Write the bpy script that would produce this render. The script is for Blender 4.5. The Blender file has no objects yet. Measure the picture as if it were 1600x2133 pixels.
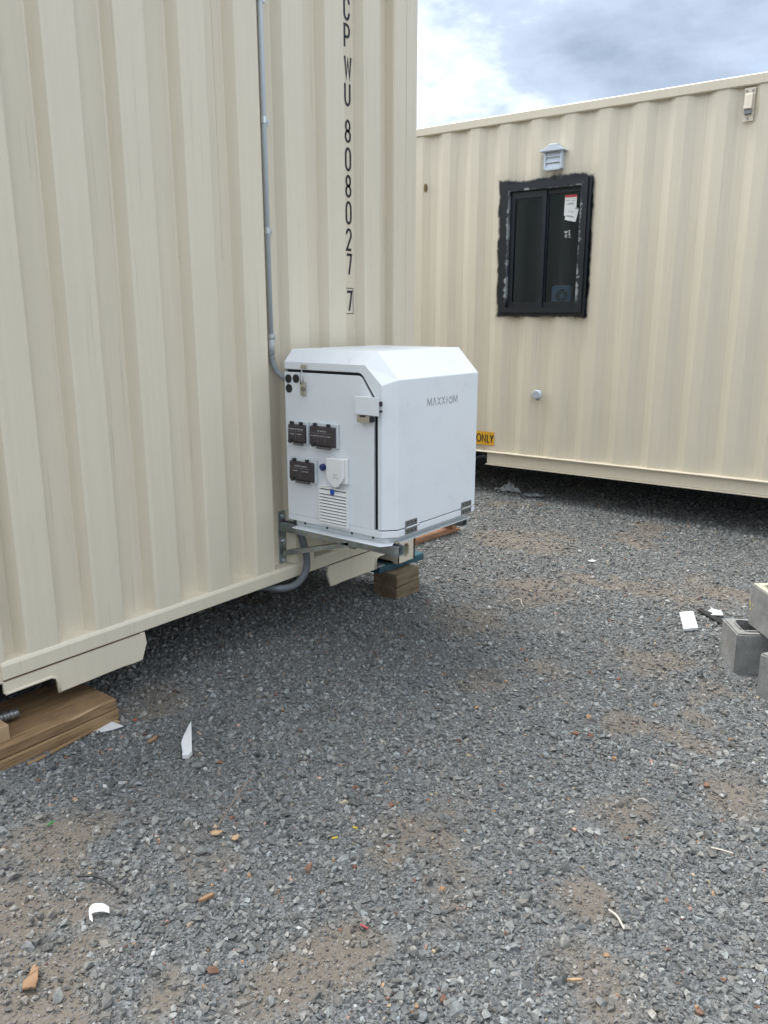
import bpy, bmesh, math, random
import numpy as np
from mathutils import Vector, Matrix
R = math.radians
random.seed(7); rng = np.random.default_rng(7)
sc = bpy.context.scene
COL = sc.collection

# ------------------------------------------------------------------ camera
cd = bpy.data.cameras.new('camera'); cam = bpy.data.objects.new('camera', cd); COL.objects.link(cam)
cam.location = (-3.39, -2.446, 1.5)
cam.rotation_euler = (R(90 - 13.774), 0, R(38.011 - 90))
cd.sensor_fit = 'VERTICAL'; cd.sensor_height = 36; cd.sensor_width = 27
cd.lens = 1650 / 2133 * 36
cd.clip_start = 0.05; cd.clip_end = 2000
sc.camera = cam

# ------------------------------------------------------------------ node helper
class NT:
    def __init__(s, tree):
        s.t = tree; s.t.nodes.clear()
    def n(s, typ, **kw):
        nd = s.t.nodes.new(typ)
        for k, v in kw.items(): setattr(nd, k, v)
        return nd
    def set(s, sock, v):
        if hasattr(v, 'is_linked'): s.t.links.new(v, sock)
        else:
            if sock.type == 'RGBA' and len(v) == 3: v = (*v, 1)
            sock.default_value = v
    def math(s, op, a, b=0.0, clamp=False):
        m = s.n('ShaderNodeMath', operation=op); m.use_clamp = clamp
        s.set(m.inputs[0], a)
        if op not in ('ABSOLUTE', 'SQRT', 'SINE', 'FRACT'): s.set(m.inputs[1], b)
        return m.outputs[0]
    def smooth(s, v, a, b, lo=0.0, hi=1.0):
        m = s.n('ShaderNodeMapRange', interpolation_type='SMOOTHSTEP')
        s.set(m.inputs[0], v)
        for i, x in enumerate((a, b, lo, hi)): m.inputs[i + 1].default_value = x
        return m.outputs[0]
    def coords(s, which='Object', scale=None):
        c = s.n('ShaderNodeTexCoord').outputs[which]
        if scale is None: return c
        m = s.n('ShaderNodeMapping'); s.set(m.inputs['Vector'], c); m.inputs['Scale'].default_value = scale
        return m.outputs[0]
    def noise(s, vec, scale, detail=4, rough=.55, dist=0.0, out=0):
        m = s.n('ShaderNodeTexNoise'); s.set(m.inputs['Vector'], vec)
        m.inputs['Scale'].default_value = scale; m.inputs['Detail'].default_value = detail
        m.inputs['Roughness'].default_value = rough; m.inputs['Distortion'].default_value = dist
        return m.outputs[out]
    def voro(s, vec, scale, out='Color', feature='F1'):
        m = s.n('ShaderNodeTexVoronoi', feature=feature); s.set(m.inputs['Vector'], vec); m.inputs['Scale'].default_value = scale
        return m.outputs[out]
    def mix(s, f, a, b, blend='MIX'):
        m = s.n('ShaderNodeMix', data_type='RGBA', blend_type=blend)
        s.set(m.inputs[0], f); s.set(m.inputs[6], a); s.set(m.inputs[7], b)
        return m.outputs[2]
    def sep(s, v):
        m = s.n('ShaderNodeSeparateXYZ'); s.set(m.inputs[0], v); return m.outputs
    def ramp(s, f, stops):
        m = s.n('ShaderNodeValToRGB'); s.set(m.inputs[0], f)
        e = m.color_ramp.elements
        while len(e) < len(stops): e.new(.5)
        for el, (p, c) in zip(e, stops): el.position = p; el.color = (*c, 1)
        return m.outputs[0]
    def bump(s, h, strength=.3, dist=.01):
        m = s.n('ShaderNodeBump'); m.inputs['Strength'].default_value = strength; m.inputs['Distance'].default_value = dist
        s.set(m.inputs['Height'], h); return m.outputs[0]

MATS = {}
def mat(name, col=(.5, .5, .5), rough=.5, metal=0., spec=.5, fn=None, **extra):
    m = bpy.data.materials.new(name); m.use_nodes = True
    n = NT(m.node_tree); o = n.n('ShaderNodeOutputMaterial'); p = n.n('ShaderNodeBsdfPrincipled')
    n.t.links.new(p.outputs[0], o.inputs[0])
    n.set(p.inputs['Base Color'], col); p.inputs['Roughness'].default_value = rough
    p.inputs['Metallic'].default_value = metal; p.inputs['Specular IOR Level'].default_value = spec
    for k, v in extra.items(): p.inputs[k].default_value = v
    if fn: fn(n, p)
    MATS[name] = m; return m

# ------------------------------------------------------------------ world, sun, exposure
SUN_EL, SUN_AZ = 66, 84      # degrees; azimuth of the direction the light comes from, counted from +X anticlockwise
w = bpy.data.worlds.new('World'); sc.world = w; w.use_nodes = True
n = NT(w.node_tree)
wo = n.n('ShaderNodeOutputWorld'); bg = n.n('ShaderNodeBackground'); n.t.links.new(bg.outputs[0], wo.inputs[0])
sky = n.n('ShaderNodeTexSky', sky_type='NISHITA'); sky.sun_disc = False
sky.sun_elevation = R(SUN_EL); sky.sun_rotation = R(90 - SUN_AZ)
dirv = n.coords('Generated'); dz = n.sep(dirv)[2]
den = n.math('ADD', n.math('MAXIMUM', dz, 0.0), .22)
vm = n.n('ShaderNodeVectorMath', operation='DIVIDE'); n.set(vm.inputs[0], dirv)
cmb = n.n('ShaderNodeCombineXYZ'); n.set(cmb.inputs[0], den); n.set(cmb.inputs[1], den); cmb.inputs[2].default_value = 1
n.set(vm.inputs[1], cmb.outputs[0])
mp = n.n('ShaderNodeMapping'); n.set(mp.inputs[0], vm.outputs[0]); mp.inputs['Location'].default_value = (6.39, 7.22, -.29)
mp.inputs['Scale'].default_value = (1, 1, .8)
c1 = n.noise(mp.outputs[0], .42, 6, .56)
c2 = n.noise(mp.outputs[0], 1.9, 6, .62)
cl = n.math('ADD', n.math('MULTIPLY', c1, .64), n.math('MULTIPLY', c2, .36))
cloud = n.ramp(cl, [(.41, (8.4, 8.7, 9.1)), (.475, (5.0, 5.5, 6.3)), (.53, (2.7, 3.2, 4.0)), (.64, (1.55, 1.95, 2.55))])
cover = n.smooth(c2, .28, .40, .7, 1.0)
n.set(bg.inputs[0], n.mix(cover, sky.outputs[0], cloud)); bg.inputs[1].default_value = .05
w.cycles.sampling_method = 'NONE'
sd = bpy.data.lights.new('sun', 'SUN'); sun = bpy.data.objects.new('sun', sd); COL.objects.link(sun)
sd.energy = .9; sd.angle = R(34); sd.color = (1, .97, .93)
sv = Vector((math.cos(R(SUN_EL)) * math.cos(R(SUN_AZ)), math.cos(R(SUN_EL)) * math.sin(R(SUN_AZ)), math.sin(R(SUN_EL))))
sun.rotation_euler = sv.to_track_quat('Z', 'Y').to_euler(); sun.location = sv * 20
vs = sc.view_settings; vs.view_transform = 'Standard'; vs.look = 'None'; vs.gamma = 1; vs.use_curve_mapping = False
vs.exposure = 2.33
sc.cycles.max_bounces = 4; sc.cycles.diffuse_bounces = 2; sc.cycles.glossy_bounces = 2
sc.cycles.transparent_max_bounces = 8; sc.cycles.use_denoising = True

# ------------------------------------------------------------------ mesh helpers
FRAME = {}     # root object name -> (origin, scale) of the frame its parts are written in
def root_of(o):
    while o.parent: o = o.parent
    return o
class MB:
    def __init__(s): s.v = []; s.f = []
    def add(s, vs, fs):
        o = len(s.v); s.v += [tuple(x) for x in vs]; s.f += [[i + o for i in f] for f in fs]; return s
    def box(s, x0, x1, y0, y1, z0, z1):
        x0, x1 = sorted((x0, x1)); y0, y1 = sorted((y0, y1)); z0, z1 = sorted((z0, z1))
        return s.add([(x, y, z) for x in (x0, x1) for y in (y0, y1) for z in (z0, z1)],
                     [(0, 1, 3, 2), (4, 6, 7, 5), (0, 4, 5, 1), (2, 3, 7, 6), (0, 2, 6, 4), (1, 5, 7, 3)])
    def prism(s, poly, axis, a, b):
        def P(p, t): return {0: (t, p[0], p[1]), 1: (p[0], t, p[1]), 2: (p[0], p[1], t)}[axis]
        k = len(poly)
        return s.add([P(p, a) for p in poly] + [P(p, b) for p in poly],
                     [list(range(k))[::-1], list(range(k, 2 * k))] + [(i, (i + 1) % k, k + (i + 1) % k, k + i) for i in range(k)])
    def tube(s, pts, r, k=12, caps=True, rf=None):
        pts = [Vector(p) for p in pts]; vs = []; fs = []
        up = None
        for i, p in enumerate(pts):
            t = (pts[min(i + 1, len(pts) - 1)] - pts[max(i - 1, 0)]).normalized()
            if up is None: up = t.orthogonal().normalized()
            up = (up - t * up.dot(t)).normalized(); sd_ = t.cross(up)
            rr = rf(i) if rf else (r[i] if isinstance(r, (list, tuple)) else r)
            for j in range(k):
                a = 2 * math.pi * j / k; vs.append(p + (up * math.cos(a) + sd_ * math.sin(a)) * rr)
        for i in range(len(pts) - 1):
            for j in range(k): fs.append((i * k + j, i * k + (j + 1) % k, (i + 1) * k + (j + 1) % k, (i + 1) * k + j))
        if caps: fs += [list(range(k))[::-1], [(len(pts) - 1) * k + j for j in range(k)]]
        return s.add(vs, fs)
    def cyl(s, c, axis, r, h, k=20, r2=None):
        d = [Vector((1, 0, 0)), Vector((0, 1, 0)), Vector((0, 0, 1))][axis]; c = Vector(c)
        return s.tube([c, c + d * h], [r, r if r2 is None else r2], k)
    def ribbon(s, pl, wd, M, closed=False):
        """flat stroke of width wd along 2-D polyline pl; M maps (x, y) to 3-D"""
        k = len(pl); L = []; Rr = []
        P = [Vector(p) for p in pl]
        for i in range(k):
            if closed: a, b = P[i - 1], P[(i + 1) % k]
            else: a, b = P[max(i - 1, 0)], P[min(i + 1, k - 1)]
            d1 = (P[i] - a).normalized() if (P[i] - a).length > 1e-9 else None
            d2 = (b - P[i]).normalized() if (b - P[i]).length > 1e-9 else None
            d1 = d1 or d2; d2 = d2 or d1
            nn = Vector((-(d1 + d2).y, (d1 + d2).x)); nn = nn.normalized() if nn.length > 1e-6 else Vector((-d1.y, d1.x))
            cs = max(.35, nn.dot(Vector((-d1.y, d1.x))))
            L.append(P[i] + nn * wd / 2 / cs); Rr.append(P[i] - nn * wd / 2 / cs)
        vs = [M(*p) for p in L] + [M(*p) for p in Rr]
        m = k if closed else k - 1
        return s.add(vs, [(i, (i + 1) % k, k + (i + 1) % k, k + i) for i in range(m)])
    def build(s, name, m, parent=None, bevel=0., seg=1, smooth=False, jitter=0.):
        me = bpy.data.meshes.new(name)
        V = [Vector(v) for v in s.v]
        loc = None
        if parent is not None:
            o_, k_ = FRAME.get(root_of(parent).name, (Vector((0, 0, 0)), 1.))
            V = [(v - o_) * k_ for v in V]
        else:
            lo = Vector((min(v[i] for v in V) for i in range(3))); hi = Vector((max(v[i] for v in V) for i in range(3)))
            loc = Vector(((lo.x + hi.x) / 2, (lo.y + hi.y) / 2, lo.z)); V = [v - loc for v in V]
        me.from_pydata(V, [], s.f)
        bm = bmesh.new(); bm.from_mesh(me)
        bmesh.ops.recalc_face_normals(bm, faces=bm.faces)
        if bevel:
            ed = [e for e in bm.edges if len(e.link_faces) == 2 and e.calc_face_angle(0) > R(25)]
            bmesh.ops.bevel(bm, geom=ed, offset=bevel, segments=seg, affect='EDGES', profile=.5, clamp_overlap=True)
        if jitter:
            for v in bm.verts: v.co += Vector((random.uniform(-1, 1), random.uniform(-1, 1), random.uniform(-1, 1))) * jitter
        bm.to_mesh(me); bm.free()
        if smooth:
            for p in me.polygons: p.use_smooth = True
        me.materials.append(MATS[m] if isinstance(m, str) else m)
        o = bpy.data.objects.new(name, me); COL.objects.link(o)
        if parent is not None: o.parent = parent
        else: o.location = loc
        return o
def tag(o, label, cat, group=None):
    o['label'] = label; o['category'] = cat
    if group: o['group'] = group
    return o
def thing(name, label, cat, loc=(0, 0, 0), rotz=0., group=None, org=None, scale=1.):
    o = bpy.data.objects.new(name, None); COL.objects.link(o); o.empty_display_size = .1
    o.location = loc; o.rotation_euler = (0, 0, rotz)
    FRAME[o.name] = (Vector(loc if org is None else org), scale)
    return tag(o, label, cat, group)
def place(o, loc, rotz=0., rx=0., ry=0.):
    o.location = loc; o.rotation_euler = (rx, ry, rotz); return o
def arc(cx, cy, rx, ry, a0, a1, k=10):
    return [(cx + rx * math.cos(R(a0 + (a1 - a0) * i / k)), cy + ry * math.sin(R(a0 + (a1 - a0) * i / k))) for i in range(k + 1)]
def catmull(pts, k=8):
    P = [Vector(p) for p in pts]; P = [P[0] * 2 - P[1]] + P + [P[-1] * 2 - P[-2]]; out = []
    for i in range(1, len(P) - 2):
        for j in range(k):
            t = j / k; a, b, c, d = P[i - 1:i + 3]
            out.append(.5 * ((2 * b) + (c - a) * t + (2 * a - 5 * b + 4 * c - d) * t * t + (3 * b - a - 3 * c + d) * t ** 3))
    return out + [P[-2]]
def text_mesh(name, txt, size, M, m, parent, sx=1., align='CENTER'):
    cu = bpy.data.curves.new('tmp', 'FONT'); cu.body = txt; cu.size = size; cu.align_x = align; cu.align_y = 'CENTER'; cu.resolution_u = 3
    t = bpy.data.objects.new('tmp', cu); COL.objects.link(t)
    dg = bpy.context.evaluated_depsgraph_get(); me = bpy.data.meshes.new_from_object(t.evaluated_get(dg), depsgraph=dg)
    b = MB(); b.add([M(v.co.x * sx, v.co.y) for v in me.vertices], [list(p.vertices) for p in me.polygons])
    bpy.data.objects.remove(t); bpy.data.curves.remove(cu); bpy.data.meshes.remove(me)
    return b.build(name, m, parent)

# glyph strokes in a unit cell
GL = {
 '0': [(arc(.5, .7, .5, .3, 180, 0) + arc(.5, .3, .5, .3, 0, -180), True)],
 '8': [(arc(.5, .755, .42, .245, 90, 450, 22)[:-1], True), (arc(.5, .255, .5, .255, 90, 450, 22)[:-1], True)],
 'C': [(arc(.5, .7, .5, .3, 0, 180) + arc(.5, .3, .5, .3, 180, 360), False)],
 'P': [([(0, 0), (0, 1), (.5, 1)] + arc(.5, .73, .5, .27, 90, -90) + [(0, .46)], False)],
 'W': [([(0, 1), (.24, 0), (.5, .85), (.76, 0), (1, 1)], False)],
 'U': [([(0, 1)] + arc(.5, .3, .5, .3, 180, 360) + [(1, 1)], False)],
 '2': [(arc(.5, .74, .48, .26, 175, -30) + [(.02, 0), (1, 0)], False)],
 '7': [([(0, 1), (1, 1), (.8, .6), (.45, 0)], False)],
 'O': [(arc(.5, .5, .5, .5, 0, 360, 24)[:-1], True)],
 'N': [([(0, 0), (0, 1), (1, 0), (1, 1)], False)],
 'L': [([(0, 1), (0, 0), (1, 0)], False)],
 'Y': [([(0, 1), (.5, .45), (1, 1)], False), ([(.5, .45), (.5, 0)], False)],
 'M': [([(0, 0), (.06, 1), (.5, .15), (.94, 1), (1, 0)], False)],
 'A': [([(0, 0), (.5, 1), (1, 0)], False)],
 'X': [([(0, 1), (.5, .6), (1, 1)], False), ([(0, 0), (.5, .4), (1, 0)], False)],
 'I': [([(.3, 0), (.3, 1)], False), ([(.3, .5), (.75, .5)], False)],
 '@': [(arc(.5, .45, .5, .45, 120, 420, 20), False), ([(.5, .55), (.5, 1)], False)],
}
def glyph(name, ch, x, z, wd, ht, st, M, m, parent):
    b = MB()
    for pl, closed in GL[ch]:
        pts = [(x + st / 2 + p[0] * (wd - st), z + st / 2 + p[1] * (ht - st)) for p in pl]
        b.ribbon(pts, st, M, closed)
    return b.build(name, m, parent)

# ------------------------------------------------------------------ materials
def f_cream(n, p, dirt=.5):
    c = n.coords()
    streak = n.noise(n.coords('Object', (34, 34, .9)), 1, 5, .6)
    big = n.noise(c, 1.1, 3); fine = n.noise(n.coords('Object', (110, 110, 2.0)), 1, 3)
    spot = n.noise(c, 26, 4, .7)
    f1 = n.smooth(streak, .35, .68)
    col = n.mix(n.math('MULTIPLY', f1, .38), (.685, .62, .485), (.615, .56, .44))
    col = n.mix(n.smooth(big, .35, .7, 0, .35), col, (.73, .66, .51))
    col = n.mix(n.smooth(fine, .62, .74, 0, .42), col, (.43, .385, .30))
    col = n.mix(n.smooth(spot, .70, .76, 0, .5), col, (.40, .33, .24))
    n.set(p.inputs['Base Color'], col)
    n.set(p.inputs['Roughness'], n.smooth(big, .3, .7, .28, .40))
    h = n.math('ADD', n.math('MULTIPLY', streak, .6), n.math('MULTIPLY', n.noise(c, 5, 2), .8))
    n.set(p.inputs['Normal'], n.bump(h, .18, .02))
mat('cream_paint', rough=.45, fn=f_cream)
mat('cream_bright', (.70, .62, .47), .45, fn=f_cream)
def f_spray(n, p):
    f_cream(n, p)
    base = p.inputs['Base Color'].links[0].from_socket
    c = n.coords(); x, y, z = n.sep(c)
    du = n.math('SUBTRACT', n.math('ABSOLUTE', n.math('SUBTRACT', x, .450)), .385)
    dzz = n.math('SUBTRACT', n.math('ABSOLUTE', n.math('SUBTRACT', z, 2.046)), .520)
    d = n.math('MAXIMUM', du, dzz)
    nz = n.math('SUBTRACT', n.noise(c, 5.5, 4, .55), .5); nz2 = n.math('SUBTRACT', n.noise(n.coords('Object', (40, 40, 10)), 1, 3), .5)
    d = n.math('ADD', d, n.math('ADD', n.math('MULTIPLY', nz, .085), n.math('MULTIPLY', nz2, .022)))
    f = n.smooth(d, .008, .034, 1, 0)
    haze = n.math('MULTIPLY', n.smooth(d, .02, .11, .55, 0), n.smooth(n.noise(c, 190, 2, .8), .42, .75))
    f = n.math('MAXIMUM', f, haze)
    n.set(p.inputs['Base Color'], n.mix(f, base, (.006, .008, .011)))
mat('cream_sprayed', rough=.45, fn=f_spray)
mat('rust_seam', (.12, .075, .045), .85)
def f_white(n, p):
    c = n.coords(); a = n.noise(c, 7, 4, .6); b = n.noise(c, 38, 3, .6)
    col = n.mix(n.smooth(a, .45, .75, 0, .5), (.755, .785, .805), (.69, .72, .745))
    col = n.mix(n.math('MULTIPLY', n.smooth(b, .60, .74), n.smooth(a, .5, .62, 0, .35)), col, (.50, .50, .49))
    n.set(p.inputs['Base Color'], col); n.set(p.inputs['Normal'], n.bump(n.noise(c, 900, 1), .05, .002))
mat('white_powder', rough=.36, fn=f_white)
mat('white_plastic', (.80, .80, .78), .4)
mat('white_grey_plastic', (.60, .64, .65), .4)
mat('gasket_black', (.012, .012, .014), .7)
mat('black_plastic', (.02, .02, .022), .35)
mat('smoked_cover', (.045, .036, .042), .28)
mat('smoked_clear', (.10, .10, .10), .3)
mat('print_white', (.75, .75, .75), .6)
mat('print_grey', (.35, .35, .36), .6)
mat('engraved', (.09, .097, .105), .5)
mat('line_grey', (.30, .29, .31), .6)
mat('blue_plastic', (.005, .075, .42), .35)
mat('blue_knob', (.01, .03, .14), .3)
mat('lock_metal', (.52, .49, .42), .38, .85)
def f_galv(n, p):
    c = n.coords(); v = n.voro(c, 60, 'Color'); a = n.noise(c, 9, 4)
    col = n.mix(n.smooth(a, .35, .7), (.30, .33, .34), (.52, .55, .56)); col = n.mix(.12, col, v, 'OVERLAY')
    n.set(p.inputs['Base Color'], col); n.set(p.inputs['Roughness'], n.smooth(a, .3, .7, .32, .55))
mat('galvanised', metal=.85, rough=.42, fn=f_galv)
mat('bright_zinc', (.62, .66, .68), .28, .9)
mat('stainless', (.25, .25, .245), .42, .8)
def f_pvc(n, p):
    n.set(p.inputs['Base Color'], n.mix(n.noise(n.coords(), 14, 4), (.24, .265, .285), (.31, .335, .355)))
mat('grey_pvc', rough=.5, fn=f_pvc)
mat('conduit_grey', (.42, .455, .485), .45)
mat('hose_grey', (.13, .142, .155), .45)
mat('dark_pvc', (.11, .12, .13), .5)
def woodmat(name, c0, c1, c2, axis, ring=9.):
    def fn(n, p):
        s = [26., 26., 26.]; s[axis] = 1.6
        v = n.coords('Object', tuple(s)); g = n.noise(v, 1, 6, .6, .8)
        s2 = [150., 150., 150.]; s2[axis] = 5.; g2 = n.noise(n.coords('Object', tuple(s2)), 1, 4, .6)
        big = n.noise(n.coords(), 6, 4, .6)
        col = n.mix(n.smooth(g, .32, .68), c0, c1)
        col = n.mix(n.smooth(g2, .48, .70, 0, .75), col, c2)
        col = n.mix(n.smooth(big, .52, .75, 0, .5), col, c2)
        n.set(p.inputs['Base Color'], col)
        n.set(p.inputs['Normal'], n.bump(n.math('ADD', g, n.math('MULTIPLY', g2, .7)), .35, .004))
    mat(name, rough=.75, fn=fn)
woodmat('timber_x', (.17, .10, .045), (.29, .185, .09), (.085, .05, .024), 0)
woodmat('timber_y', (.31, .20, .10), (.43, .29, .15), (.17, .11, .055), 1)
woodmat('timber_wet_x', (.22, .15, .085), (.33, .24, .14), (.13, .085, .045), 0)
woodmat('timber_pale', (.34, .225, .12), (.44, .31, .18), (.20, .125, .065), 0)
woodmat('pallet_wood', (.26, .13, .07), (.36, .20, .11), (.13, .07, .04), 0)
woodmat('timber_lower', (.21, .13, .06), (.30, .195, .095), (.12, .07, .032), 0)
woodmat('weathered_x', (.15, .11, .065), (.24, .18, .11), (.07, .048, .028), 0)
woodmat('teal_timber', (.022, .075, .095), (.04, .12, .15), (.014, .045, .055), 0)
woodmat('chip_wood', (.23, .13, .065), (.33, .20, .11), (.11, .06, .03), 0)
def f_conc(n, p):
    c = n.coords(); a = n.noise(c, 12, 5, .65); b = n.noise(c, 160, 3, .7); v = n.voro(c, 70, 'Distance')
    col = n.mix(n.smooth(a, .3, .7), (.22, .22, .207), (.33, .325, .305)); col = n.mix(n.smooth(b, .50, .70, 0, .7), col, (.12, .122, .12))
    n.set(p.inputs['Base Color'], col)
    h = n.math('ADD', n.math('MULTIPLY', b, .8), n.math('MULTIPLY', n.smooth(v, 0, .12), .5)); n.set(p.inputs['Normal'], n.bump(h, .9, .006))
mat('concrete', rough=.9, fn=f_conc)
def f_concy(n, p):
    f_conc(n, p); base = p.inputs['Base Color'].links[0].from_socket; c = n.coords()
    n.set(p.inputs['Base Color'], n.mix(n.math('MULTIPLY', n.smooth(n.noise(c, 22, 5, .7), .30, .50, 0, .85), n.smooth(n.sep(c)[2], .184, .188)), base, (.52, .50, .38)))
mat('concrete_yellowed', rough=.9, fn=f_concy)
mat('yellow_paint', (.66, .56, .20), .7)
mat('orange_paint', (.55, .26, .08), .7)
mat('sign_yellow', (.72, .38, .02), .5)
mat('letter_black', (.012, .013, .018), .5)
mat('letter_blue_black', (.016, .019, .032), .5)
mat('window_black', (.012, .015, .020), .38, fn=lambda n, p: n.set(p.inputs['Base Color'], n.mix(n.noise(n.coords(), 9, 4), (.004, .008, .013), (.009, .015, .023))))
def f_wframe(n, p):
    c = n.coords(); x, y, z = n.sep(c)
    du = n.math('SUBTRACT', n.math('ABSOLUTE', n.math('SUBTRACT', x, .457)), .310)
    dzt = n.math('SUBTRACT', z, 2.497)
    d = n.math('MAXIMUM', du, dzt)
    low = n.smooth(z, 1.60, 1.70)
    nz = n.noise(c, 11, 5, .7); nf = n.noise(n.coords('Object', (60, 60, 60)), 1, 3)
    wdt = n.math('ADD', n.smooth(nz, .42, .72, -.006, .034), n.math('MULTIPLY', n.math('SUBTRACT', nf, .5), .012))
    f = n.math('MULTIPLY', n.smooth(n.math('SUBTRACT', d, wdt), -.010, .009, 1, 0), low)
    n.set(p.inputs['Base Color'], n.mix(n.math('MULTIPLY', f, .8), (.007, .010, .015), (.36, .39, .40)))
mat('window_frame_paint', rough=.4, fn=f_wframe)
def f_glass(n, p):
    o = [x for x in n.t.nodes if x.type == 'OUTPUT_MATERIAL'][0]
    tr = n.n('ShaderNodeBsdfTransparent'); tr.inputs[0].default_value = (.58, .68, .76, 1)
    gl = n.n('ShaderNodeBsdfGlossy'); gl.inputs[0].default_value = (.80, .90, 1, 1); gl.inputs['Roughness'].default_value = .03
    fr = n.n('ShaderNodeFresnel'); fr.inputs[0].default_value = 1.5
    mx = n.n('ShaderNodeMixShader'); n.set(mx.inputs[0], fr.outputs[0]); n.t.links.new(tr.outputs[0], mx.inputs[1]); n.t.links.new(gl.outputs[0], mx.inputs[2])
    n.t.links.new(mx.outputs[0], o.inputs[0])
mat('window_glass', rough=.05, fn=f_glass)
mat('room_dark', (.022, .026, .031), .9)
mat('paper', (.78, .78, .76), .7)
mat('paper_red', (.60, .06, .07), .6)
mat('fan_grey', (.55, .58, .58), .5)
mat('vent_white', (.60, .66, .72), .4)
mat('brass_hole', (.16, .11, .04), .5)
mat('underside_black', (.012, .012, .013), .9)
mat('roof_paint', (.60, .53, .41), .6)
mat('litter_white', (.80, .80, .78), .6, fn=lambda n, p: n.set(p.inputs['Base Color'], n.mix(n.smooth(n.noise(n.coords(), 20, 4), .5, .75), (.64, .645, .64), (.50, .50, .48))))
mat('litter_black', (.015, .015, .016), .4)
mat('litter_plastic', (.26, .275, .28), .35)
mat('plastic_green', (.03, .22, .04), .4)
mat('plastic_yellow', (.50, .38, .03), .4)
mat('plastic_red', (.32, .06, .065), .4)
mat('plastic_orange', (.45, .08, .03), .4)
mat('twig_brown', (.22, .15, .11), .8)
mat('straw', (.55, .50, .42), .8)

# ------------------------------------------------------------------ ground
def vnoise(x, y, s, seed=0, octv=4, rough=.55):
    x = np.asarray(x) * s + seed * 17.3; y = np.asarray(y) * s - seed * 9.1; out = np.zeros_like(x, float); amp = 1; tot = 0
    for o in range(octv):
        xi = np.floor(x).astype(np.int64); yi = np.floor(y).astype(np.int64); fx = x - xi; fy = y - yi
        fx = fx * fx * (3 - 2 * fx); fy = fy * fy * (3 - 2 * fy)
        def h(a, b):
            q = (a * 374761393 + b * 668265263 + (seed + o) * 974711) & 0xffffffff
            q = ((q ^ (q >> 13)) * 1274126177) & 0xffffffff
            return ((q ^ (q >> 16)) & 0xffff) / 65535.
        out += amp * ((h(xi, yi) * (1 - fx) + h(xi + 1, yi) * fx) * (1 - fy) + (h(xi, yi + 1) * (1 - fx) + h(xi + 1, yi + 1) * fx) * fy)
        tot += amp; amp *= rough; x = x * 2.03 + 5.1; y = y * 2.03 + 1.7
    return out / tot
def gz(x, y):
    return .032 - .0323 * np.clip(x, -4, 3) + .018 * np.clip(y, -4, 3) + (vnoise(x, y, 1.6, 3, 4) - .5) * .02 - .004
DIRT = [(-1.80, -.02, .22), (-2.50, -.64, .26), (-2.62, -.74, .25), (-2.40, -.62, .2), (-1.82, -1.35, .20), (-1.96, -1.40, .18), (-1.57, -1.37, .14),
        (-2.26, -1.41, .13), (-2.41, -1.36, .13), (-.61, -.95, .30), (.44, -.48, .34), (-1.29, -1.72, .16), (-.93, -1.95, .18), (-1.71, -1.78, .10),
        (-2.18, -1.44, .1), (1.36, .04, .5), (-.07, -1.39, .28), (1.23, -1.30, .35), (-2.05, -.58, .10), (-1.96, -1.90, .14), (-.2, -.5, .28), (.1, -.75, .2), (-2.9, -1.0, .3)]
def dirtmask(x, y):
    m = np.zeros_like(np.asarray(x, float))
    for cx, cy, r in DIRT:
        m = np.maximum(m, np.clip(1.15 - .9 * np.hypot(x - cx, y - cy) / r, 0, 1))
    nn = vnoise(x, y, 5.5, 11, 4)
    m = m * np.clip((nn - .28) * 3.0, 0, 1)
    m2 = np.clip((vnoise(x, y, 1.9, 21, 5) - .64) * 8, 0, .75)
    return np.clip(np.maximum(m, m2), 0, 1)
xs = np.concatenate([[-400, -150, -60, -25, -12, -8, -6], np.arange(-5, 4.5, .045), [5, 6, 8, 12, 25, 60, 150, 400]])
ys = np.concatenate([[-400, -150, -60, -25, -12, -8, -6], np.arange(-5, 4.0, .045), [4.5, 5, 6, 8, 12, 25, 60, 150, 400]])
GX, GY = np.meshgrid(xs, ys, indexing='ij'); GZ = gz(GX, GY)
nx, ny = GX.shape
me = bpy.data.meshes.new('ground')
idx = np.arange(nx * ny).reshape(nx, ny)
q = np.stack([idx[:-1, :-1], idx[1:, :-1], idx[1:, 1:], idx[:-1, 1:]], -1).reshape(-1, 4)
me.from_pydata(np.stack([GX, GY, GZ], -1).reshape(-1, 3).tolist(), [], q.tolist())
at = me.attributes.new('dirt', 'FLOAT', 'POINT'); at.data.foreach_set('value', dirtmask(GX, GY).ravel().astype(np.float32))
for p in me.polygons: p.use_smooth = True
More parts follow.
